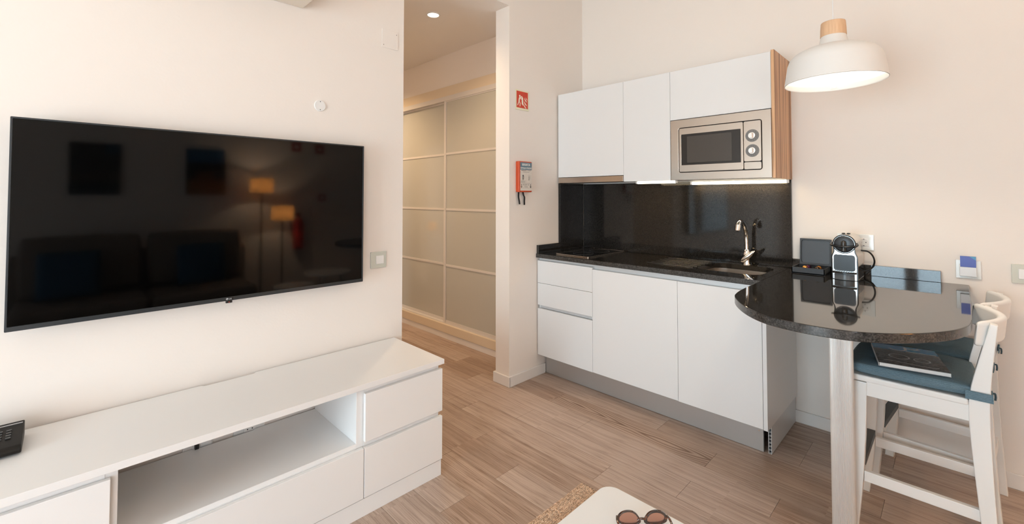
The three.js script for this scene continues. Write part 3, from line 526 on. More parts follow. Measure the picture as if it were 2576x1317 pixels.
  part(m, 'drip_tray', [slab(tr, 0.944, 0.954, 0.001), ...Array.from({ length: 9 }, (_, i) => bx(cx - 0.042 + i * 0.0098, cx - 0.0395 + i * 0.0098, 0.954, 0.9555, zf + 0.003, zf + 0.022))], M.black);
  const tk = new THREE.Shape(); tk.moveTo(cx - 0.042, -zf); tk.lineTo(cx + 0.042, -zf); tk.lineTo(cx + 0.042, -(zf + 0.008)); tk.quadraticCurveTo(cx, -(zf + 0.036), cx - 0.042, -(zf + 0.008)); tk.closePath();
  part(m, 'cup_drawer', [slab(tk, y, 0.942, 0.002)], mat(lin(0.11, 0.125, 0.14), 0.2));
  part(m, 'power_cord', [tube([[cx + 0.045, 1.05, -3.03], [cx + 0.075, 1.045, -3.04], [cx + 0.094, 1.02, -3.05], [cx + 0.098, 0.985, -3.06], [cx + 0.082, 0.952, -3.066], [cx + 0.04, 0.930, -3.066]], 0.0042, 40, 10)], M.black);
}

// ------------------------------------------------------------------ fittings on the walls
function socketInsert(k, x, y) {
  part(k, 'insert', [bx(x - 0.0225, x + 0.0225, y - 0.0225, y + 0.0225, WZ + 0.004, WZ + 0.0115, 0.002)], M.white);
  part(k, 'rim', [new THREE.TorusGeometry(0.0195, 0.0012, 8, 40).translate(x, y, WZ + 0.0118)], M.whiteGloss);
  part(k, 'face', [new THREE.CylinderGeometry(0.019, 0.019, 0.001, 40).rotateX(Math.PI / 2).translate(x, y, WZ + 0.0118)], mat(lin(0.72, 0.71, 0.69), 0.35));
  for (const s of [-1, 1]) part(k, 'pin_hole', [new THREE.CylinderGeometry(0.0026, 0.0026, 0.001, 16).rotateX(Math.PI / 2).translate(x + s * 0.0095, y, WZ + 0.0125)], M.black);
  for (const s of [-1, 1]) part(k, 'earth_clip', [bx(x - 0.003, x + 0.003, y + s * 0.0175 - 0.0015, y + s * 0.0175 + 0.0015, WZ + 0.012, WZ + 0.014)], M.black);
}
{
  const k = thing('wall_socket', 'double wall socket in a pale glass frame behind the coffee machine', 'socket', [-0.4, 1.089, WZ]);
  part(k, 'frame', [bx(-0.481, -0.319, 1.046, 1.132, WZ + 0.0005, WZ + 0.009, 0.002)], M.plateWhite);
  socketInsert(k, -0.362, 1.089); socketInsert(k, -0.437, 1.089);
  const c = thing('card_switch', 'energy-saving card switch with a pale glass frame right of the bar', 'switch', [0.036, 0.985, WZ]);
  part(c, 'frame', [bx(-0.007, 0.080, 0.942, 1.030, WZ + 0.0005, WZ + 0.009, 0.002)], M.plateWhite);
  part(c, 'reader', [bx(0.006, 0.065, 0.953, 1.012, WZ + 0.006, WZ + 0.018, 0.0025)], M.white);
  part(c, 'slot', [bx(0.010, 0.061, 1.0125, 1.0135, WZ + 0.009, WZ + 0.015)], M.black);
  part(c, 'front', [bx(0.007, 0.064, 0.954, 0.998, WZ + 0.017, WZ + 0.0235, 0.002)], mat(lin(0.74, 0.75, 0.77), 0.25));
  const card = canvasTex(256, 208, (g, w, h) => {
    g.fillStyle = '#4a5cae'; g.fillRect(0, 0, w, h); g.fillStyle = '#4f9fc4'; g.beginPath(); g.moveTo(150, 0); g.lineTo(256, 0); g.lineTo(256, 70); g.closePath(); g.fill();
    g.strokeStyle = '#3a78b4'; g.lineWidth = 3; g.save(); g.clip(); for (let i = 0; i < 12; i++) { g.beginPath(); g.moveTo(140, 8 + i * 9 - 40); g.lineTo(260, 8 + i * 9); g.stroke(); } g.restore();
  });
  const kc = thing('key_card', 'blue plastic card standing in the energy-saving card switch', 'card', [0.036, 1.0, WZ + 0.02]);
  part(kc, 'card', [bx(0.009, 0.063, 0.9985, 1.051, WZ + 0.0185, WZ + 0.0195)], mat(lin(0.07, 0.11, 0.42), 0.35));
  part(kc, 'print', [printZ(0.0095, 0.0625, 0.999, 1.0505, WZ + 0.0198)], mat(0xffffff, 0.35, { map: card }), undefined, true);
  const s = thing('light_switch', 'beige framed light switch at the right edge of the back wall', 'switch', [0.22, 0.985, WZ]);
  part(s, 'frame', [bx(0.176, 0.263, 0.941, 1.028, WZ + 0.0005, WZ + 0.009, 0.002)], M.plate);
  part(s, 'rocker', [bx(0.197, 0.242, 0.962, 1.007, WZ + 0.006, WZ + 0.013, 0.002)], M.white);
  const l = thing('light_switch', 'beige framed light switch on the wall right of the television', 'switch', [WX, 0.994, -1.208]);
  part(l, 'frame', [bx(WX + 0.0005, WX + 0.009, 0.950, 1.038, -1.255, -1.163, 0.002)], M.plate);
  part(l, 'rocker', [bx(WX + 0.006, WX + 0.013, 0.972, 1.017, -1.238, -1.192, 0.002)], M.white);
  const r = thing('cover_plate', 'round white blanking plate above the television', 'plate', [WX, 1.795, -0.885]);
  part(r, 'disc', [new THREE.CylinderGeometry(0.0265, 0.0285, 0.005, 48).rotateZ(-Math.PI / 2).translate(WX + 0.003, 1.795, -0.885)], M.white);
  for (const y of [1.775, 1.815]) part(r, 'screw', [new THREE.CylinderGeometry(0.002, 0.002, 0.001, 12).rotateZ(Math.PI / 2).translate(WX + 0.0058, y, -0.885)], M.blackMatte);
  const q = thing('cover_plate', 'square wall-coloured blanking plate high beside the passage', 'plate', [WX, 2.23, -1.27]);
  part(q, 'panel', [bx(WX + 0.0004, WX + 0.0035, 2.175, 2.278, -1.322, -1.222, 0.001)], M.wall);
  for (const [y, z] of [[2.19, -1.232], [2.262, -1.312]]) part(q, 'screw', [new THREE.CylinderGeometry(0.002, 0.002, 0.001, 12).rotateZ(Math.PI / 2).translate(WX + 0.0038, y, z)], M.blackMatte);
}
{ // fire blanket sign and fire blanket
  const sign = canvasTex(512, 540, (g, w, h) => {
    g.fillStyle = '#e9e4c6'; g.fillRect(0, 0, w, h); g.fillStyle = '#cf3f20'; g.fillRect(34, 34, 444, 452);
    g.fillStyle = '#f0ebd8'; g.strokeStyle = '#f0ebd8'; g.lineCap = 'round';
    g.beginPath(); g.arc(160, 165, 30, 0, 7); g.fill(); g.lineWidth = 46; g.beginPath(); g.moveTo(148, 225); g.lineTo(132, 300); g.stroke();
    g.lineWidth = 26; g.beginPath(); g.moveTo(130, 310); g.lineTo(105, 365); g.lineTo(80, 415); g.stroke(); g.beginPath(); g.moveTo(135, 310); g.lineTo(172, 360); g.lineTo(168, 435); g.stroke();
    g.lineWidth = 20; g.beginPath(); g.moveTo(160, 215); g.lineTo(215, 240); g.lineTo(262, 205); g.stroke(); g.beginPath(); g.moveTo(170, 200); g.lineTo(210, 195); g.lineTo(235, 165); g.stroke();
    g.beginPath(); g.moveTo(228, 150); g.lineTo(288, 205); g.lineTo(300, 420); g.lineTo(236, 375); g.closePath(); g.fill();
    const fl = (x, y, s) => { g.beginPath(); g.moveTo(x, y); g.bezierCurveTo(x - 10 * s, y + 50 * s, x + 60 * s, y + 70 * s, x + 90 * s, y + 130 * s); g.bezierCurveTo(x + 60 * s, y + 120 * s, x - 20 * s, y + 100 * s, x, y); g.fill(); };
    fl(345, 165, 1.1); fl(395, 155, 0.7); fl(335, 255, 1.15); fl(320, 340, 1.1);
  });
  const s = thing('fire_blanket_sign', 'square red pictogram sign on the wall beside the kitchen', 'sign', [WX, 2.05, -2.353]);
  part(s, 'board', [bx(WX + 0.0005, WX + 0.003, 1.975, 2.122, -2.424, -2.284)], mat(lin(0.8, 0.77, 0.6), 0.4));
  part(s, 'print', [printX(-2.424, -2.284, 1.9755, 2.1215, WX + 0.0034)], mat(0xffffff, 0.4, { map: sign }), undefined, true);
  const b = thing('fire_blanket', 'flat orange-red fire blanket case with two black pull straps', 'fire blanket', [WX, 1.37, -2.355]);
  const red = mat(lin(0.62, 0.085, 0.025), 0.3);
  part(b, 'case', [bx(WX + 0.001, WX + 0.036, 1.372, 1.596, -2.424, -2.285, 0.006)], red);
  const lab = canvasTex(512, 900, (g, w, h) => {
    g.fillStyle = '#ded6cc'; g.fillRect(0, 0, w, h); g.fillStyle = '#5f7a8a'; g.fillRect(0, 0, w, 235);
    g.fillStyle = '#f3f0ea'; g.textAlign = 'center'; g.font = 'bold 104px sans-serif'; g.fillText('MANTA', w / 2, 108); g.font = 'bold 72px sans-serif'; g.fillText('APAGA-FOGOS', w / 2, 205, 490);
    g.fillStyle = '#3b3b3b'; g.fillRect(40, 252, 240, 16); g.fillRect(300, 252, 170, 12); g.fillStyle = '#8d8780'; g.fillRect(120, 300, 280, 10); g.fillRect(0, 325, w, 3); g.fillRect(w / 2 - 2, 325, 4, 330); g.fillRect(0, 655, w, 4);
    g.strokeStyle = '#77726c'; g.lineWidth = 5; for (const [x, y, k] of [[70, 380, 1], [330, 380, 2]]) for (let i = 0; i < 7; i++) { g.beginPath(); g.moveTo(x + 18 * i, y + 30 * ((i * k) % 4)); g.quadraticCurveTo(x + 40 + 12 * i, y + 60 + 20 * (i % 3), x + 20 + 10 * i, y + 190); g.stroke(); }
    g.fillStyle = '#3a3836'; g.fillRect(105, 400, 40, 60); g.fillRect(110, 470, 26, 70); g.fillStyle = '#8d8780'; g.fillRect(20, 590, 220, 8); g.fillRect(20, 610, 180, 8); g.fillRect(20, 630, 200, 8);
    g.fillStyle = '#3a3836'; g.font = '62px sans-serif'; g.fillText('PUXAR AS', w / 2, 735); g.fillText('FITAS', w / 2, 800); g.strokeStyle = '#6a655f'; g.lineWidth = 4; g.strokeRect(110, 670, 292, 150);
    for (const [x, c] of [[50, '#7d5a48'], [460, '#2c2a29']]) { g.fillStyle = c; g.fillRect(x - 12, 690, 24, 80); g.beginPath(); g.moveTo(x - 32, 765); g.lineTo(x + 32, 765); g.lineTo(x, 830); g.closePath(); g.fill(); }
  });
  part(b, 'label_print', [printX(-2.420, -2.298, 1.383, 1.588, WX + 0.0365)], mat(0xffffff, 0.45, { map: lab }), undefined, true);
  const strap = (z, dz, sh) => { const c = new THREE.CatmullRomCurve3(sh.map(([u, v]) => V(0, v, u))); const g = new THREE.PlaneGeometry(0.016, 1, 1, 24), p = g.attributes.position; for (let i = 0; i < p.count; i++) { const q = c.getPoint(0.5 - p.getY(i)); const e = p.getX(i); p.setXYZ(i, WX + 0.016 + 0.0015 * Math.sin(q.y * 60), q.y, z + q.z - e); } g.computeVertexNormals(); const k = g.clone().translate(-0.0012, 0, 0); return [g, k]; };
  part(b, 'strap', strap(-2.302, 0, [[0, 1.375], [-0.001, 1.34], [-0.006, 1.31], [-0.009, 1.284]]), M.blackMatte);
  part(b, 'strap', strap(-2.345, 0, [[0, 1.375], [-0.010, 1.35], [-0.020, 1.335], [-0.017, 1.305], [-0.016, 1.279]]), M.blackMatte);
}
{ // air conditioner, only its lower corner in view
  const a = thing('air_conditioner', 'cream wall air conditioner at the top edge above the television', 'air conditioner', [WX, 2.26, -0.35]);
  const s = new THREE.Shape(); s.moveTo(WX + 0.002, 2.262); s.lineTo(WX + 0.11, 2.262); s.quadraticCurveTo(WX + 0.19, 2.268, WX + 0.205, 2.33); s.lineTo(WX + 0.21, 2.53); s.quadraticCurveTo(WX + 0.205, 2.55, WX + 0.18, 2.552); s.lineTo(WX + 0.002, 2.552); s.closePath();
  part(a, 'casing', [plate(s, -0.802, 0.05, 0.01)], mat(lin(0.80, 0.72, 0.62), 0.4));
  part(a, 'flap', [bx(WX + 0.10, WX + 0.175, 2.262, 2.266, -0.74, -0.01)], M.cream);
}

// ------------------------------------------------------------------ pendant lamp over the bar
{
  const px = -0.355, pz = -2.285, p = thing('pendant_lamp', 'white metal pendant lamp with a wooden collar hanging over the bar', 'lamp', [px, 1.823, pz]);
  const L = pts => new THREE.LatheGeometry(pts.map(q => new THREE.Vector2(...q)), 72).translate(px, 0, pz);
  const prof = [[0.180, 1.823], [0.1795, 1.829], [0.172, 1.880], [0.168, 1.908], [0.160, 1.930], [0.142, 1.950], [0.110, 1.966], [0.075, 1.976], [0.055, 1.982], [0.046, 1.988], [0.0445, 2.000], [0.0445, 2.020]];
  part(p, 'shade', [L([...prof, ...prof.slice(0, 9).reverse().map(([r, y]) => [r - 0.002, y - 0.001]), [0.1802, 1.823]])], mat(lin(0.80, 0.78, 0.75), 0.45));
  part(p, 'collar', [L([[0.0445, 2.019], [0.0465, 2.020], [0.0455, 2.050], [0.0435, 2.077], [0.0425, 2.079], [0, 2.080]])], M.beech, 'pale wooden collar');
  part(p, 'cord', [rod([px, 2.078, pz], [px, CEIL, pz], 0.0026, 0.0026, 10)], M.white);
  const em = mat(0xffffff, 0.5, { emissive: lin(1, 0.93, 0.80), emissiveIntensity: 1.6 });
  part(p, 'lamp_diffuser', [new THREE.CylinderGeometry(0.170, 0.170, 0.004, 72).translate(px, 1.846, pz)], em);
  const tx = canvasTex(128, 32, (g) => { g.fillStyle = '#fbf6ea'; g.fillRect(0, 0, 128, 32); g.fillStyle = '#d9b9a0'; g.font = '22px sans-serif'; g.fillText('MAX 22W', 14, 24); });
  const dx = px / Math.hypot(px, pz), dz = pz / Math.hypot(px, pz);
  part(p, 'print', [new THREE.PlaneGeometry(0.03, 0.008).rotateY(Math.atan2(-dx, -dz)).translate(px + dx * 0.1745, 1.8355, pz + dz * 0.1745)], mat(0xffffff, 0.6, { map: tx }), undefined, true);
  const l = new THREE.SpotLight(lin(1, 0.86, 0.68), 2.4, 0, 1.25, 0.5); l.position.set(px, 1.84, pz); l.target.position.set(px, 0, pz); l.shadow.radius = 6; l.castShadow = true; scene.add(l, l.target);
}

// ------------------------------------------------------------------ bar stools
function makeStool(label, cx, cz, turn) {
  const s = thing('bar_stool', label, 'stool', [0, 0, 0], 'white bar stools at the granite bar');
  const W = 0.19, T = 0.034;
  const prof = pts => { const q = new THREE.Shape(); pts.forEach(([x, y], i) => i ? q.lineTo(x, y) : q.moveTo(x, y)); q.closePath(); return q; };
  const smooth = (a, b, n = 24) => { const ca = new THREE.CatmullRomCurve3(a.map(([x, y]) => V(x, y, 0))).getPoints(n), cb = new THREE.CatmullRomCurve3(b.map(([x, y]) => V(x, y, 0))).getPoints(n).reverse(); return prof([...ca, ...cb].map(v => [v.x, v.y])); };
  const rear = smooth([[0.170, 0], [0.150, 0.22], [0.135, 0.425], [0.128, 0.55], [0.130, 0.64], [0.155, 0.77], [0.186, 0.902]], [[0.202, 0], [0.189, 0.24], [0.182, 0.45], [0.180, 0.56], [0.182, 0.66], [0.192, 0.78], [0.204, 0.898]]);
  const fore = smooth([[-0.226, 0], [-0.212, 0.2], [-0.203, 0.4], [-0.200, 0.603]], [[-0.192, 0], [-0.172, 0.2], [-0.159, 0.42], [-0.153, 0.603]]);
  for (const k of [1, -1]) {
    const z0 = k > 0 ? W - T : -W, z1 = k > 0 ? W : -W + T;
    part(s, 'leg', [plate(rear, z0, z1, 0.003)], M.lacquer); part(s, 'leg', [plate(fore, z0, z1, 0.003)], M.lacquer);
    part(s, 'apron', [bx(-0.155, 0.130, 0.551, 0.609, k > 0 ? W - 0.026 : -W + 0.004, k > 0 ? W - 0.004 : -W + 0.026, 0.002)], M.lacquer);
    part(s, 'stretcher', [bx(-0.168, 0.150, 0.212, 0.252, k > 0 ? W - 0.027 : -W + 0.007, k > 0 ? W - 0.007 : -W + 0.027, 0.002)], M.lacquer);
    for (const [a, b] of [[-0.222, -0.196], [0.174, 0.198]]) part(s, 'glide', [bx(a, b, -0.0003, 0.004, z0 + 0.004, z1 - 0.004)], M.blackMatte);
  }
  part(s, 'apron', [bx(-0.190, -0.168, 0.551, 0.609, -W + T, W - T, 0.002)], M.lacquer); part(s, 'apron', [bx(0.140, 0.162, 0.551, 0.609, -W + T, W - T, 0.002)], M.lacquer);
  part(s, 'footrest', [bx(-0.196, -0.170, 0.240, 0.282, -W + T, W - T, 0.002)], M.lacquer);
  part(s, 'footrest_cover', [bx(-0.205, -0.166, 0.282, 0.287, -W + T + 0.004, W - T - 0.004), bx(-0.1695, -0.166, 0.262, 0.283, -W + T + 0.004, W - T - 0.004)], mat(lin(0.07, 0.08, 0.085), 0.45, { metalness: 0.4 }), 'dark grey metal foot plate');
  part(s, 'stretcher', [bx(0.160, 0.178, 0.212, 0.252, -W + T, W - T, 0.002)], M.lacquer);
  part(s, 'seat', [bx(-0.204, 0.128, 0.606, 0.630, -W - 0.003, W + 0.003, 0.006), bx(0.120, 0.172, 0.606, 0.630, -W + T + 0.002, W - T - 0.002, 0.004)], M.lacquer);
  // curved top rail in front of the posts
  const N = 40, pos = [], idx = [], sec = []; const th = 0.013, h0 = 0.818, h1 = 0.906;
  for (let i = 0; i <= 8; i++) { const a = i / 8 * Math.PI; sec.push([Math.cos(a) * th, h1 - th + Math.sin(a) * th]); } for (let i = 0; i <= 8; i++) { const a = Math.PI + i / 8 * Math.PI; sec.push([Math.cos(a) * th, h0 + th + Math.sin(a) * th]); }
  for (let j = 0; j <= N; j++) {
    const z = (-1 + 2 * j / N), e = Math.min(1, (1 - Math.abs(z)) / 0.10), k = Math.sqrt(Math.max(0.02, 1 - (1 - e) * (1 - e)));
    const xc = 0.146 + 0.072 * Math.pow(Math.cos(z * 1.5), 0.9), lean = y => 0.10 * (y - 0.86);
    for (const [u, y] of sec) { const yy = 0.862 + (y - 0.862) * (0.8 + 0.2 * k); pos.push(xc + u * k + lean(yy), yy, z * (W + 0.004)); }
  }
  const m = sec.length; for (let j = 0; j < N; j++) for (let i = 0; i < m; i++) { const a = j * m + i, b = j * m + (i + 1) % m, c = a + m, d = b + m; idx.push(a, b, c, b, d, c); }
  for (const j of [0, N]) { const c = pos.length / 3; let sx = 0, sy = 0; for (let i = 0; i < m; i++) { sx += pos[3 * (j * m + i)]; sy += pos[3 * (j * m + i) + 1]; } pos.push(sx / m, sy / m, pos[3 * j * m + 2]); for (let i = 0; i < m; i++) { const a = j * m + i, b = j * m + (i + 1) % m; j ? idx.push(a, b, c) : idx.push(b, a, c); } }
  const g = new THREE.BufferGeometry(); g.setAttribute('position', new THREE.Float32BufferAttribute(pos, 3)); g.setIndex(idx); g.computeVertexNormals();
  part(s, 'backrest', [g], M.lacquer);
  s.position.set(cx, 0, cz); s.rotation.y = turn;
  return s;
}
function makeCushion(label, cx, cz, turn) {
  const c = thing('seat_cushion', label, 'cushion', [0, 0, 0], 'blue-grey seat cushions on the stools');
  const g = pillow(0.190, 0.196, 0.050, { edge: 0.22, round: 0.05, dimples: [[-0.08, -0.07, 0.028], [0.07, -0.07, 0.028], [-0.08, 0.07, 0.028], [0.07, 0.07, 0.028]], dimple: 0.5, n: 56 }).translate(-0.035, 0.6305, 0);
  part(c, 'pad', [g], M.teal);
  for (const k of [1, -1]) {
    const z0 = k * 0.1445, z1 = k * 0.1975, a = Math.min(z0, z1), b = Math.max(z0, z1);
    part(c, 'tie', [bx(0.120, 0.188, 0.632, 0.662, k > 0 ? 0.1935 : -0.1965, k > 0 ? 0.1965 : -0.1935, 0.001), bx(0.185, 0.1885, 0.632, 0.662, a, b, 0.001)], M.teal);
    part(c, 'tie_end', [tube([[0.189, 0.655, k * 0.152], [0.193, 0.656, k * 0.150], [0.195, 0.645, k * 0.149], [0.194, 0.632, k * 0.149]], 0.003, 12, 8)], M.tealDark);
  }
  c.position.set(cx, 0, cz); c.rotation.y = turn; return c;
}
makeStool('white wooden bar stool with the magazine on its cushion', -0.11, -2.44, 0);
makeStool('white wooden bar stool standing close to the wall', -0.075, -2.855, -0.09);
makeCushion('blue-grey seat cushion lying under the magazine', -0.11, -2.44, 0);
makeCushion('blue-grey seat cushion on the stool by the wall', -0.075, -2.855, -0.09);
{ // magazine
  const cover = canvasTex(640, 900, (g, w, h) => {
    g.fillStyle = '#5b5a5c'; g.fillRect(0, 0, w, h);
    for (let i = 0; i < 900; i++) { const v = 50 + 110 * rnd(); g.fillStyle = `rgb(${v | 0},${v * 0.97 | 0},${v * 0.95 | 0})`; g.fillRect(w * rnd(), 330 + 570 * rnd(), 10 + 50 * rnd(), 3 + 8 * rnd()); }
    for (let i = 0; i < 160; i++) { g.fillStyle = rnd() > 0.5 ? '#2e2c30' : '#46403c'; g.fillRect(w * rnd(), 260 + 180 * rnd(), 8 + 16 * rnd(), 8 + 20 * rnd()); }
    g.fillStyle = '#1487c2'; g.fillRect(0, 0, w, 250); g.fillStyle = '#0f6ba4'; g.fillRect(0, 205, w, 45);
    g.strokeStyle = '#e8ebee'; g.lineWidth = 30; g.beginPath(); g.arc(250, 130, 92, -0.6, 2.6); g.stroke(); g.beginPath(); g.moveTo(330, 40); g.quadraticCurveTo(400, 140, 480, 60); g.stroke();
    g.fillStyle = '#dfe3e6'; g.fillRect(330, 225, 290, 22);
    g.lineWidth = 16; g.strokeStyle = '#c9c8c8'; g.beginPath(); g.arc(230, 520, 96, 0, 7); g.stroke(); g.beginPath(); g.arc(440, 560, 74, 0, 7); g.stroke(); g.beginPath(); g.moveTo(60, 760); g.bezierCurveTo(180, 700, 360, 860, 560, 780); g.stroke();
  });
  const m = thing('magazine', 'thick glossy magazine with blue and grey cover on the cushion', 'magazine', [-0.150, 0.6815, -2.408]);
  const w = 0.205, d = 0.285, t = 0.014, a = V(-0.155, 0.694, -2.475);
  const add = (n, g, mt, own) => { if (!own) uvMetres(g); const k = new THREE.Mesh(g, mt); k.name = n; m.add(k); };
  add('pages', new RoundedBoxGeometry(w - 0.003, t - 0.002, d - 0.003, 2, 0.001).translate(0.001, t / 2, 0), mat(lin(0.72, 0.71, 0.69), 0.8));
  add('cover', new THREE.BoxGeometry(w, 0.001, d).translate(0, 0.0005, 0), mat(lin(0.5, 0.5, 0.5), 0.3));
  add('cover', new THREE.BoxGeometry(w, 0.001, d).translate(0, t - 0.0005, 0), mat(lin(0.3, 0.3, 0.3), 0.25));
  add('spine', new THREE.BoxGeometry(0.0015, t, d).translate(-w / 2, t / 2, 0), mat(lin(0.6, 0.6, 0.6), 0.3));
  add('cover_print', new THREE.PlaneGeometry(w, d).rotateX(-Math.PI / 2).translate(0, t + 0.0003, 0), mat(0xffffff, 0.18, { map: cover }), true);
  m.rotation.y = 0.185;
}

// ------------------------------------------------------------------ coffee table, rug, sunglasses
{
  const th = 0.42, x0 = -0.812, z0 = -1.245;
  const r = thing('jute_rug', 'braided natural jute rug under the white coffee table', 'rug', [-0.6, 0, -0.8]);
  part(r, 'backing', [bx(-1.256, -0.10, 0.0012, 0.007, -1.716, 0.5)], mat(lin(0.40, 0.27, 0.18), 0.95));
  const knot = new THREE.SphereGeometry(1, 8, 6), rows = 143, cols = 262, n = rows * cols;
  const im = new THREE.InstancedMesh(knot, mat(0xffffff, 0.9), n); im.name = 'braid'; im.userData.kind = 'stuff';
  const mm = new THREE.Matrix4(), q = new THREE.Quaternion(), col = new THREE.Color(); let c = 0; const bb = base(r);
  for (let i = 0; i < rows; i++) for (let j = 0; j < cols; j++) {
    const x = -1.252 + i * 0.0080 + R(-0.0006, 0.0006), z = -1.712 + j * 0.0084 + (i % 2) * 0.004 + R(-0.0008, 0.0008);
    q.setFromEuler(new THREE.Euler(R(-0.3, 0.3), (i % 2 ? 0.7 : -0.7) + R(-0.25, 0.25), R(-0.2, 0.2)));
    mm.compose(V(x - bb.x, 0.0085 + R(-0.001, 0.0012), z - bb.z), q, V(0.0034 * R(0.85, 1.15), 0.0034 * R(0.8, 1.25), 0.0060 * R(0.85, 1.2)));
    im.setMatrixAt(c, mm); const band = 0.5 + 0.5 * Math.sin(i * 0.42), k = R(0.75, 1.2); col.setRGB((0.56 + 0.10 * band) * k, (0.375 + 0.10 * band) * k, (0.25 + 0.09 * band) * k); im.setColorAt(c, col); c++;
  }
  r.add(im);
  const t = thing('coffee_table', 'white coffee table with rounded corners at the bottom edge', 'table', [-0.45, 0, -0.85]);
  part(t, 'top', [slab(roundRect(x0, x0 + 0.66, -z0 - 0.80, -z0, 0.045), th - 0.022, th, 0.003)], mat(lin(0.80, 0.815, 0.82), 0.3));
  for (const [x, z] of [[x0 + 0.06, z0 + 0.06], [x0 + 0.60, z0 + 0.06], [x0 + 0.06, z0 + 0.74], [x0 + 0.60, z0 + 0.74]]) part(t, 'leg', [rod([x, 0.0135, z], [x, th - 0.022, z], 0.014, 0.02, 20)], M.lacquer);
  // sunglasses: front frame facing the camera
  const s = thing('sunglasses', 'tortoiseshell sunglasses lying on the white coffee table', 'sunglasses', [-0.640, th, -1.157]);
  const tort = dataTex(128, 128, (u, v) => { const n2 = noise(u * 9, v * 9, 201, 9, 9) * 0.6 + noise(u * 22, v * 22, 202, 22, 22) * 0.4; return mix3([26, 13, 9], [104, 55, 26], Math.pow(n2, 2.2) * 1.6); }); tort.repeat.set(12, 12);
  const tm = mat(0xffffff, 0.08, { map: tort, clearcoat: 1, clearcoatRoughness: 0.03 });
  const lens = (k, o, S) => { const q2 = new S(); const P = [[0.009, 0.010], [0.020, 0.034], [0.036, 0.042], [0.054, 0.038], [0.065, 0.024], [0.064, 0.010], [0.052, 0.002], [0.030, 0.0], [0.016, 0.002]]; const cx2 = 0.037, cy2 = 0.021; const cv = new THREE.CatmullRomCurve3(P.map(([x, y]) => V(k * (cx2 + (x - cx2) * o), 0.76 * (cy2 + (y - cy2) * o * 1.03), 0)), true).getPoints(48); cv.forEach((v, i) => i ? q2.lineTo(v.x, v.y) : q2.moveTo(v.x, v.y)); q2.closePath(); return q2; };
  const fr = []; for (const k of [-1, 1]) { const o = lens(k, 1.17, THREE.Shape); o.holes.push(lens(k, 0.97, THREE.Path)); fr.push(plate(o, -0.0035, 0.0035, 0.0014).translate(0, 0.004, 0)); }
  fr.push(tube([[-0.0125, 0.012, 0], [-0.006, 0.0165, 0.001], [0.006, 0.0165, 0.001], [0.0125, 0.012, 0]], 0.0032, 16, 10));
  const front = new THREE.Mesh(uvMetres(merge(fr)), tm); front.name = 'frame'; s.add(front);
  const lm = mat(lin(0.72, 0.50, 0.41), 0.05, { transmission: 0.88, thickness: 0 });
  for (const k of [-1, 1]) { const l = new THREE.Mesh(uvMetres(plate(lens(k, 1.0, THREE.Shape), -0.001, 0.001).translate(0, 0.004, 0)), lm); l.name = 'lens'; s.add(l); }
  for (const k of [-1, 1]) { const l = new THREE.Mesh(uvMetres(tube([[k * 0.0705, 0.022, -0.002], [k * 0.0735, 0.022, 0.012], [k * 0.071, 0.016, 0.06], [k * 0.066, 0.008, 0.11], [k * 0.062, 0.0045, 0.135]], 0.0032, 30, 10)), tm); l.name = 'temple'; s.add(l); }
  s.rotation.y = 0.80; s.rotation.order = 'YXZ';
}

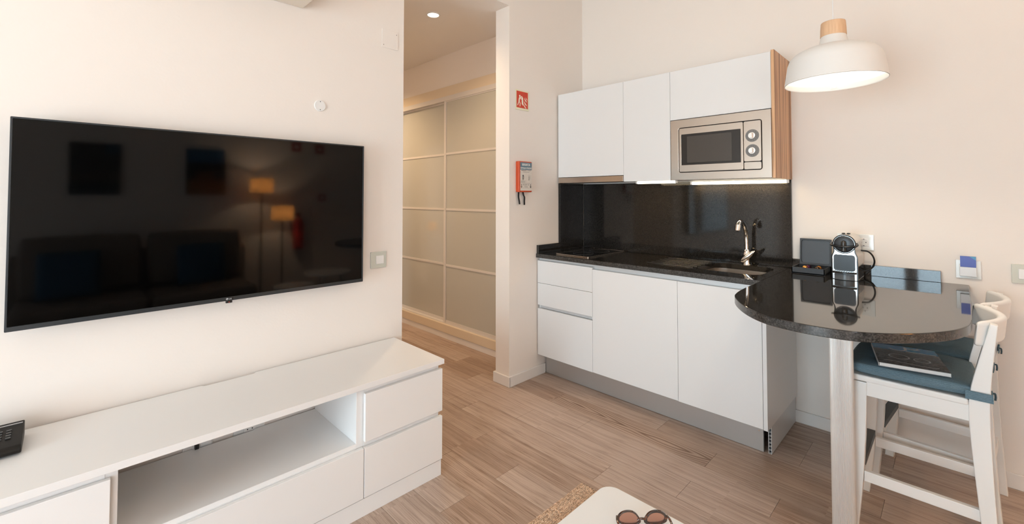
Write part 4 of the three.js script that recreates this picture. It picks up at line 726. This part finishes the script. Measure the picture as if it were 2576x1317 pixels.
// ------------------------------------------------------------------ behind the camera: what the television and glass mirror
{
  const ex = EAST;
  const fab = mat(lin(0.24, 0.19, 0.155), 0.95), navy = mat(lin(0.015, 0.075, 0.14), 0.9);
  const s = thing('sofa', 'dark taupe two-seat sofa against the wall facing the television', 'sofa', [1.25, 0, -0.55]);
  part(s, 'base', [bx(0.80, 1.70, 0.06, 0.27, -1.48, 0.38, 0.02)], fab);
  part(s, 'backrest', [bx(1.50, 1.72, 0.27, 0.80, -1.48, 0.38, 0.05)], fab);
  for (const [a, b] of [[-1.42, -0.555], [-0.545, 0.32]]) {
    part(s, 'seat_cushion', [bx(0.78, 1.50, 0.272, 0.43, a, b, 0.05)], fab);
    part(s, 'back_cushion', [pillow(0.27, (b - a) / 2 - 0.01, 0.20, { edge: 0.2 }).rotateZ(Math.PI / 2 - 0.15).translate(1.50, 0.70, (a + b) / 2)], fab);
  }
  for (const [x, z] of [[0.86, -1.40], [0.86, 0.30], [1.64, -1.40], [1.64, 0.30]]) part(s, 'leg', [rod([x, 0.0005, z], [x, 0.06, z], 0.02)], M.blackMatte);
  for (const [z, lb] of [[-0.985, 'navy scatter cushion at the sofa end near the lamps'], [-0.02, 'navy scatter cushion at the sofa end near the window']]) {
    const c = thing('scatter_cushion', lb, 'cushion', [1.1, 0.43, z], 'navy cushions on the sofa');
    part(c, 'pad', [pillow(0.215, 0.215, 0.14, { edge: 0.35, pinch: 0.05 }).translate(0, -0.07, 0).rotateZ(Math.PI / 2 - 0.25).translate(1.13, 0.655, z)], navy);
  }
  const paint = (cols) => canvasTex(256, 352, (g, w, h) => { cols.forEach(([c, x, y, a, b]) => { g.fillStyle = c; g.fillRect(x * w, y * h, a * w, b * h); }); });
  for (const [z0, z1, lb, cols] of [[-0.375, 0.005, 'abstract canvas in grey and brown tones above the sofa', [['#3c3a38', 0, 0, 1, 1], ['#1d4a63', 0, 0, 0.3, 0.2], ['#54483a', 0, 0.6, 1, 0.12], ['#2b3a40', 0, 0.8, 1, 0.2]]], [-1.306, -0.93, 'abstract canvas with a blue top and ochre base above the sofa', [['#15181c', 0, 0, 1, 1], ['#0e5a86', 0, 0, 1, 0.3], ['#8a5a26', 0, 0.68, 1, 0.32], ['#6b4520', 0.28, 0.48, 0.5, 0.22]]]]) {
    const p = thing('painting', lb, 'painting', [ex - 0.02, 1.36, (z0 + z1) / 2]);
    part(p, 'canvas', [bx(ex - 0.03, ex - 0.001, 1.36, 1.88, z0, z1, 0.002)], mat(lin(0.1, 0.1, 0.1), 0.8));
    part(p, 'print', [printX(z0, z1, 1.361, 1.879, ex - 0.0305).translate(-(ex - 0.0305), 0, -(z0 + z1) / 2).rotateY(Math.PI).translate(ex - 0.0305, 0, (z0 + z1) / 2)], mat(0xffffff, 0.7, { map: paint(cols) }), undefined, true);
  }
  const shadeM = mat(lin(0.72, 0.38, 0.13), 1, { transmission: 0.32, thickness: 0, side: THREE.DoubleSide });
  for (const [x, z, h, lb] of [[1.44, -1.62, 1.47, 'taller floor lamp with a drum shade beside the sofa'], [1.40, -1.84, 1.14, 'shorter floor lamp with a drum shade beside the sofa']]) {
    const l = thing('floor_lamp', lb, 'lamp', [x, 0, z]);
    part(l, 'base', [new THREE.CylinderGeometry(0.10, 0.11, 0.02, 40).translate(x, 0.0105, z)], M.black);
    part(l, 'pole', [rod([x, 0.02, z], [x, h - 0.02, z], 0.009)], M.black);
    part(l, 'shade', [new THREE.CylinderGeometry(0.12, 0.125, 0.17, 48, 1, true).translate(x, h, z)], shadeM);
    part(l, 'lamp_bulb', [new THREE.SphereGeometry(0.026, 20, 14).translate(x, h, z)], mat(0xffffff, 0.5, { emissive: lin(1, 0.7, 0.35), emissiveIntensity: 25 }));
    const p = new THREE.PointLight(lin(1, 0.72, 0.48), 2.4); p.position.set(x, h, z); p.castShadow = true; scene.add(p);
  }
  for (const [x, z, h, r, lb] of [[0.82, -2.16, 0.47, 0.25, 'larger round white side table of the pair near the sofa'], [0.62, -1.72, 0.40, 0.2, 'smaller round white side table of the pair near the sofa']]) {
    const t = thing('side_table', lb, 'table', [x, 0, z]);
    part(t, 'top', [new THREE.CylinderGeometry(r, r, 0.018, 56).translate(x, h - 0.009, z)], M.lacquer);
    for (let i = 0; i < 3; i++) { const a = i * 2.094 + 0.3; part(t, 'leg', [rod([x + r * 0.8 * Math.cos(a), 0.0015, z + r * 0.8 * Math.sin(a)], [x + r * 0.55 * Math.cos(a), h - 0.018, z + r * 0.55 * Math.sin(a)], 0.011, 0.015, 14)], M.lacquer); }
  }
  const e = thing('fire_extinguisher', 'red fire extinguisher on the wall opposite the television', 'extinguisher', [ex - 0.08, 0.66, -2.12]);
  const redM = mat(lin(0.45, 0.02, 0.015), 0.25);
  part(e, 'cylinder', [new THREE.LatheGeometry([[0, 0], [0.06, 0.004], [0.065, 0.02], [0.065, 0.33], [0.045, 0.385], [0.018, 0.40], [0.018, 0.42], [0, 0.42]].map(p => new THREE.Vector2(...p)), 32).translate(ex - 0.075, 0.66, -2.12)], redM);
  part(e, 'valve', [bx(ex - 0.10, ex - 0.05, 1.08, 1.13, -2.14, -2.10, 0.005), tube([[ex - 0.075, 1.10, -2.10], [ex - 0.08, 1.12, -2.04], [ex - 0.08, 1.0, -2.03], [ex - 0.08, 0.82, -2.045]], 0.009, 24, 10)], M.black);
  part(e, 'bracket', [bx(ex - 0.012, ex, 0.7, 1.05, -2.135, -2.105)], M.black);
  for (const [z0, z1, y0, y1, lb] of [[-2.17, -2.05, 1.93, 2.05, 'red square sign above the fire extinguisher'], [-2.47, -2.35, 1.92, 2.04, 'red square sign near the corner, level with the other'], [-2.50, -2.40, 1.28, 1.37, 'small red call point on the wall by the bar']]) {
    const g = thing('safety_sign', lb, 'sign', [ex, y0, (z0 + z1) / 2]); part(g, 'board', [bx(ex - 0.004, ex - 0.0005, y0, y1, z0, z1)], redM);
    part(g, 'emblem', [new THREE.CylinderGeometry(0.025, 0.025, 0.001, 24).rotateZ(Math.PI / 2).translate(ex - 0.0048, (y0 + y1) / 2, (z0 + z1) / 2)], M.white);
  }
  // bedroom corner mirrored in the wardrobe glass
  const n = thing('bedside_table', 'white bedside table in the bedroom beyond the passage', 'table', [-7.2, 0, -0.2]);
  part(n, 'body', [bx(-7.45, -6.95, 0.08, 0.58, -0.42, 0.0, 0.004)], M.lacquer); for (const [x, z] of [[-7.42, -0.39], [-6.98, -0.39], [-7.42, -0.03], [-6.98, -0.03]]) part(n, 'leg', [rod([x, -0.003, z], [x, 0.08, z], 0.015)], M.lacquer);
  const l = thing('table_lamp', 'lit drum table lamp on the bedside table', 'lamp', [-7.2, 0.58, -0.2]);
  part(l, 'base', [rod([-7.2, 0.5805, -0.2], [-7.2, 0.60, -0.2], 0.06), rod([-7.2, 0.6, -0.2], [-7.2, 0.72, -0.2], 0.008)], M.black);
  part(l, 'shade', [new THREE.CylinderGeometry(0.085, 0.09, 0.15, 40, 1, true).translate(-7.2, 0.77, -0.2)], shadeM);
  part(l, 'lamp_bulb', [new THREE.SphereGeometry(0.022, 16, 12).translate(-7.2, 0.77, -0.2)], mat(0xffffff, 0.5, { emissive: lin(1, 0.7, 0.35), emissiveIntensity: 20 }));
  const p = new THREE.PointLight(lin(1, 0.66, 0.34), 0.6); p.position.set(-7.2, 0.77, -0.2); p.castShadow = true; scene.add(p);
}

scene.traverse(o => { if (o.isMesh) { o.castShadow = true; o.receiveShadow = true; } });
renderer.render(scene, camera);
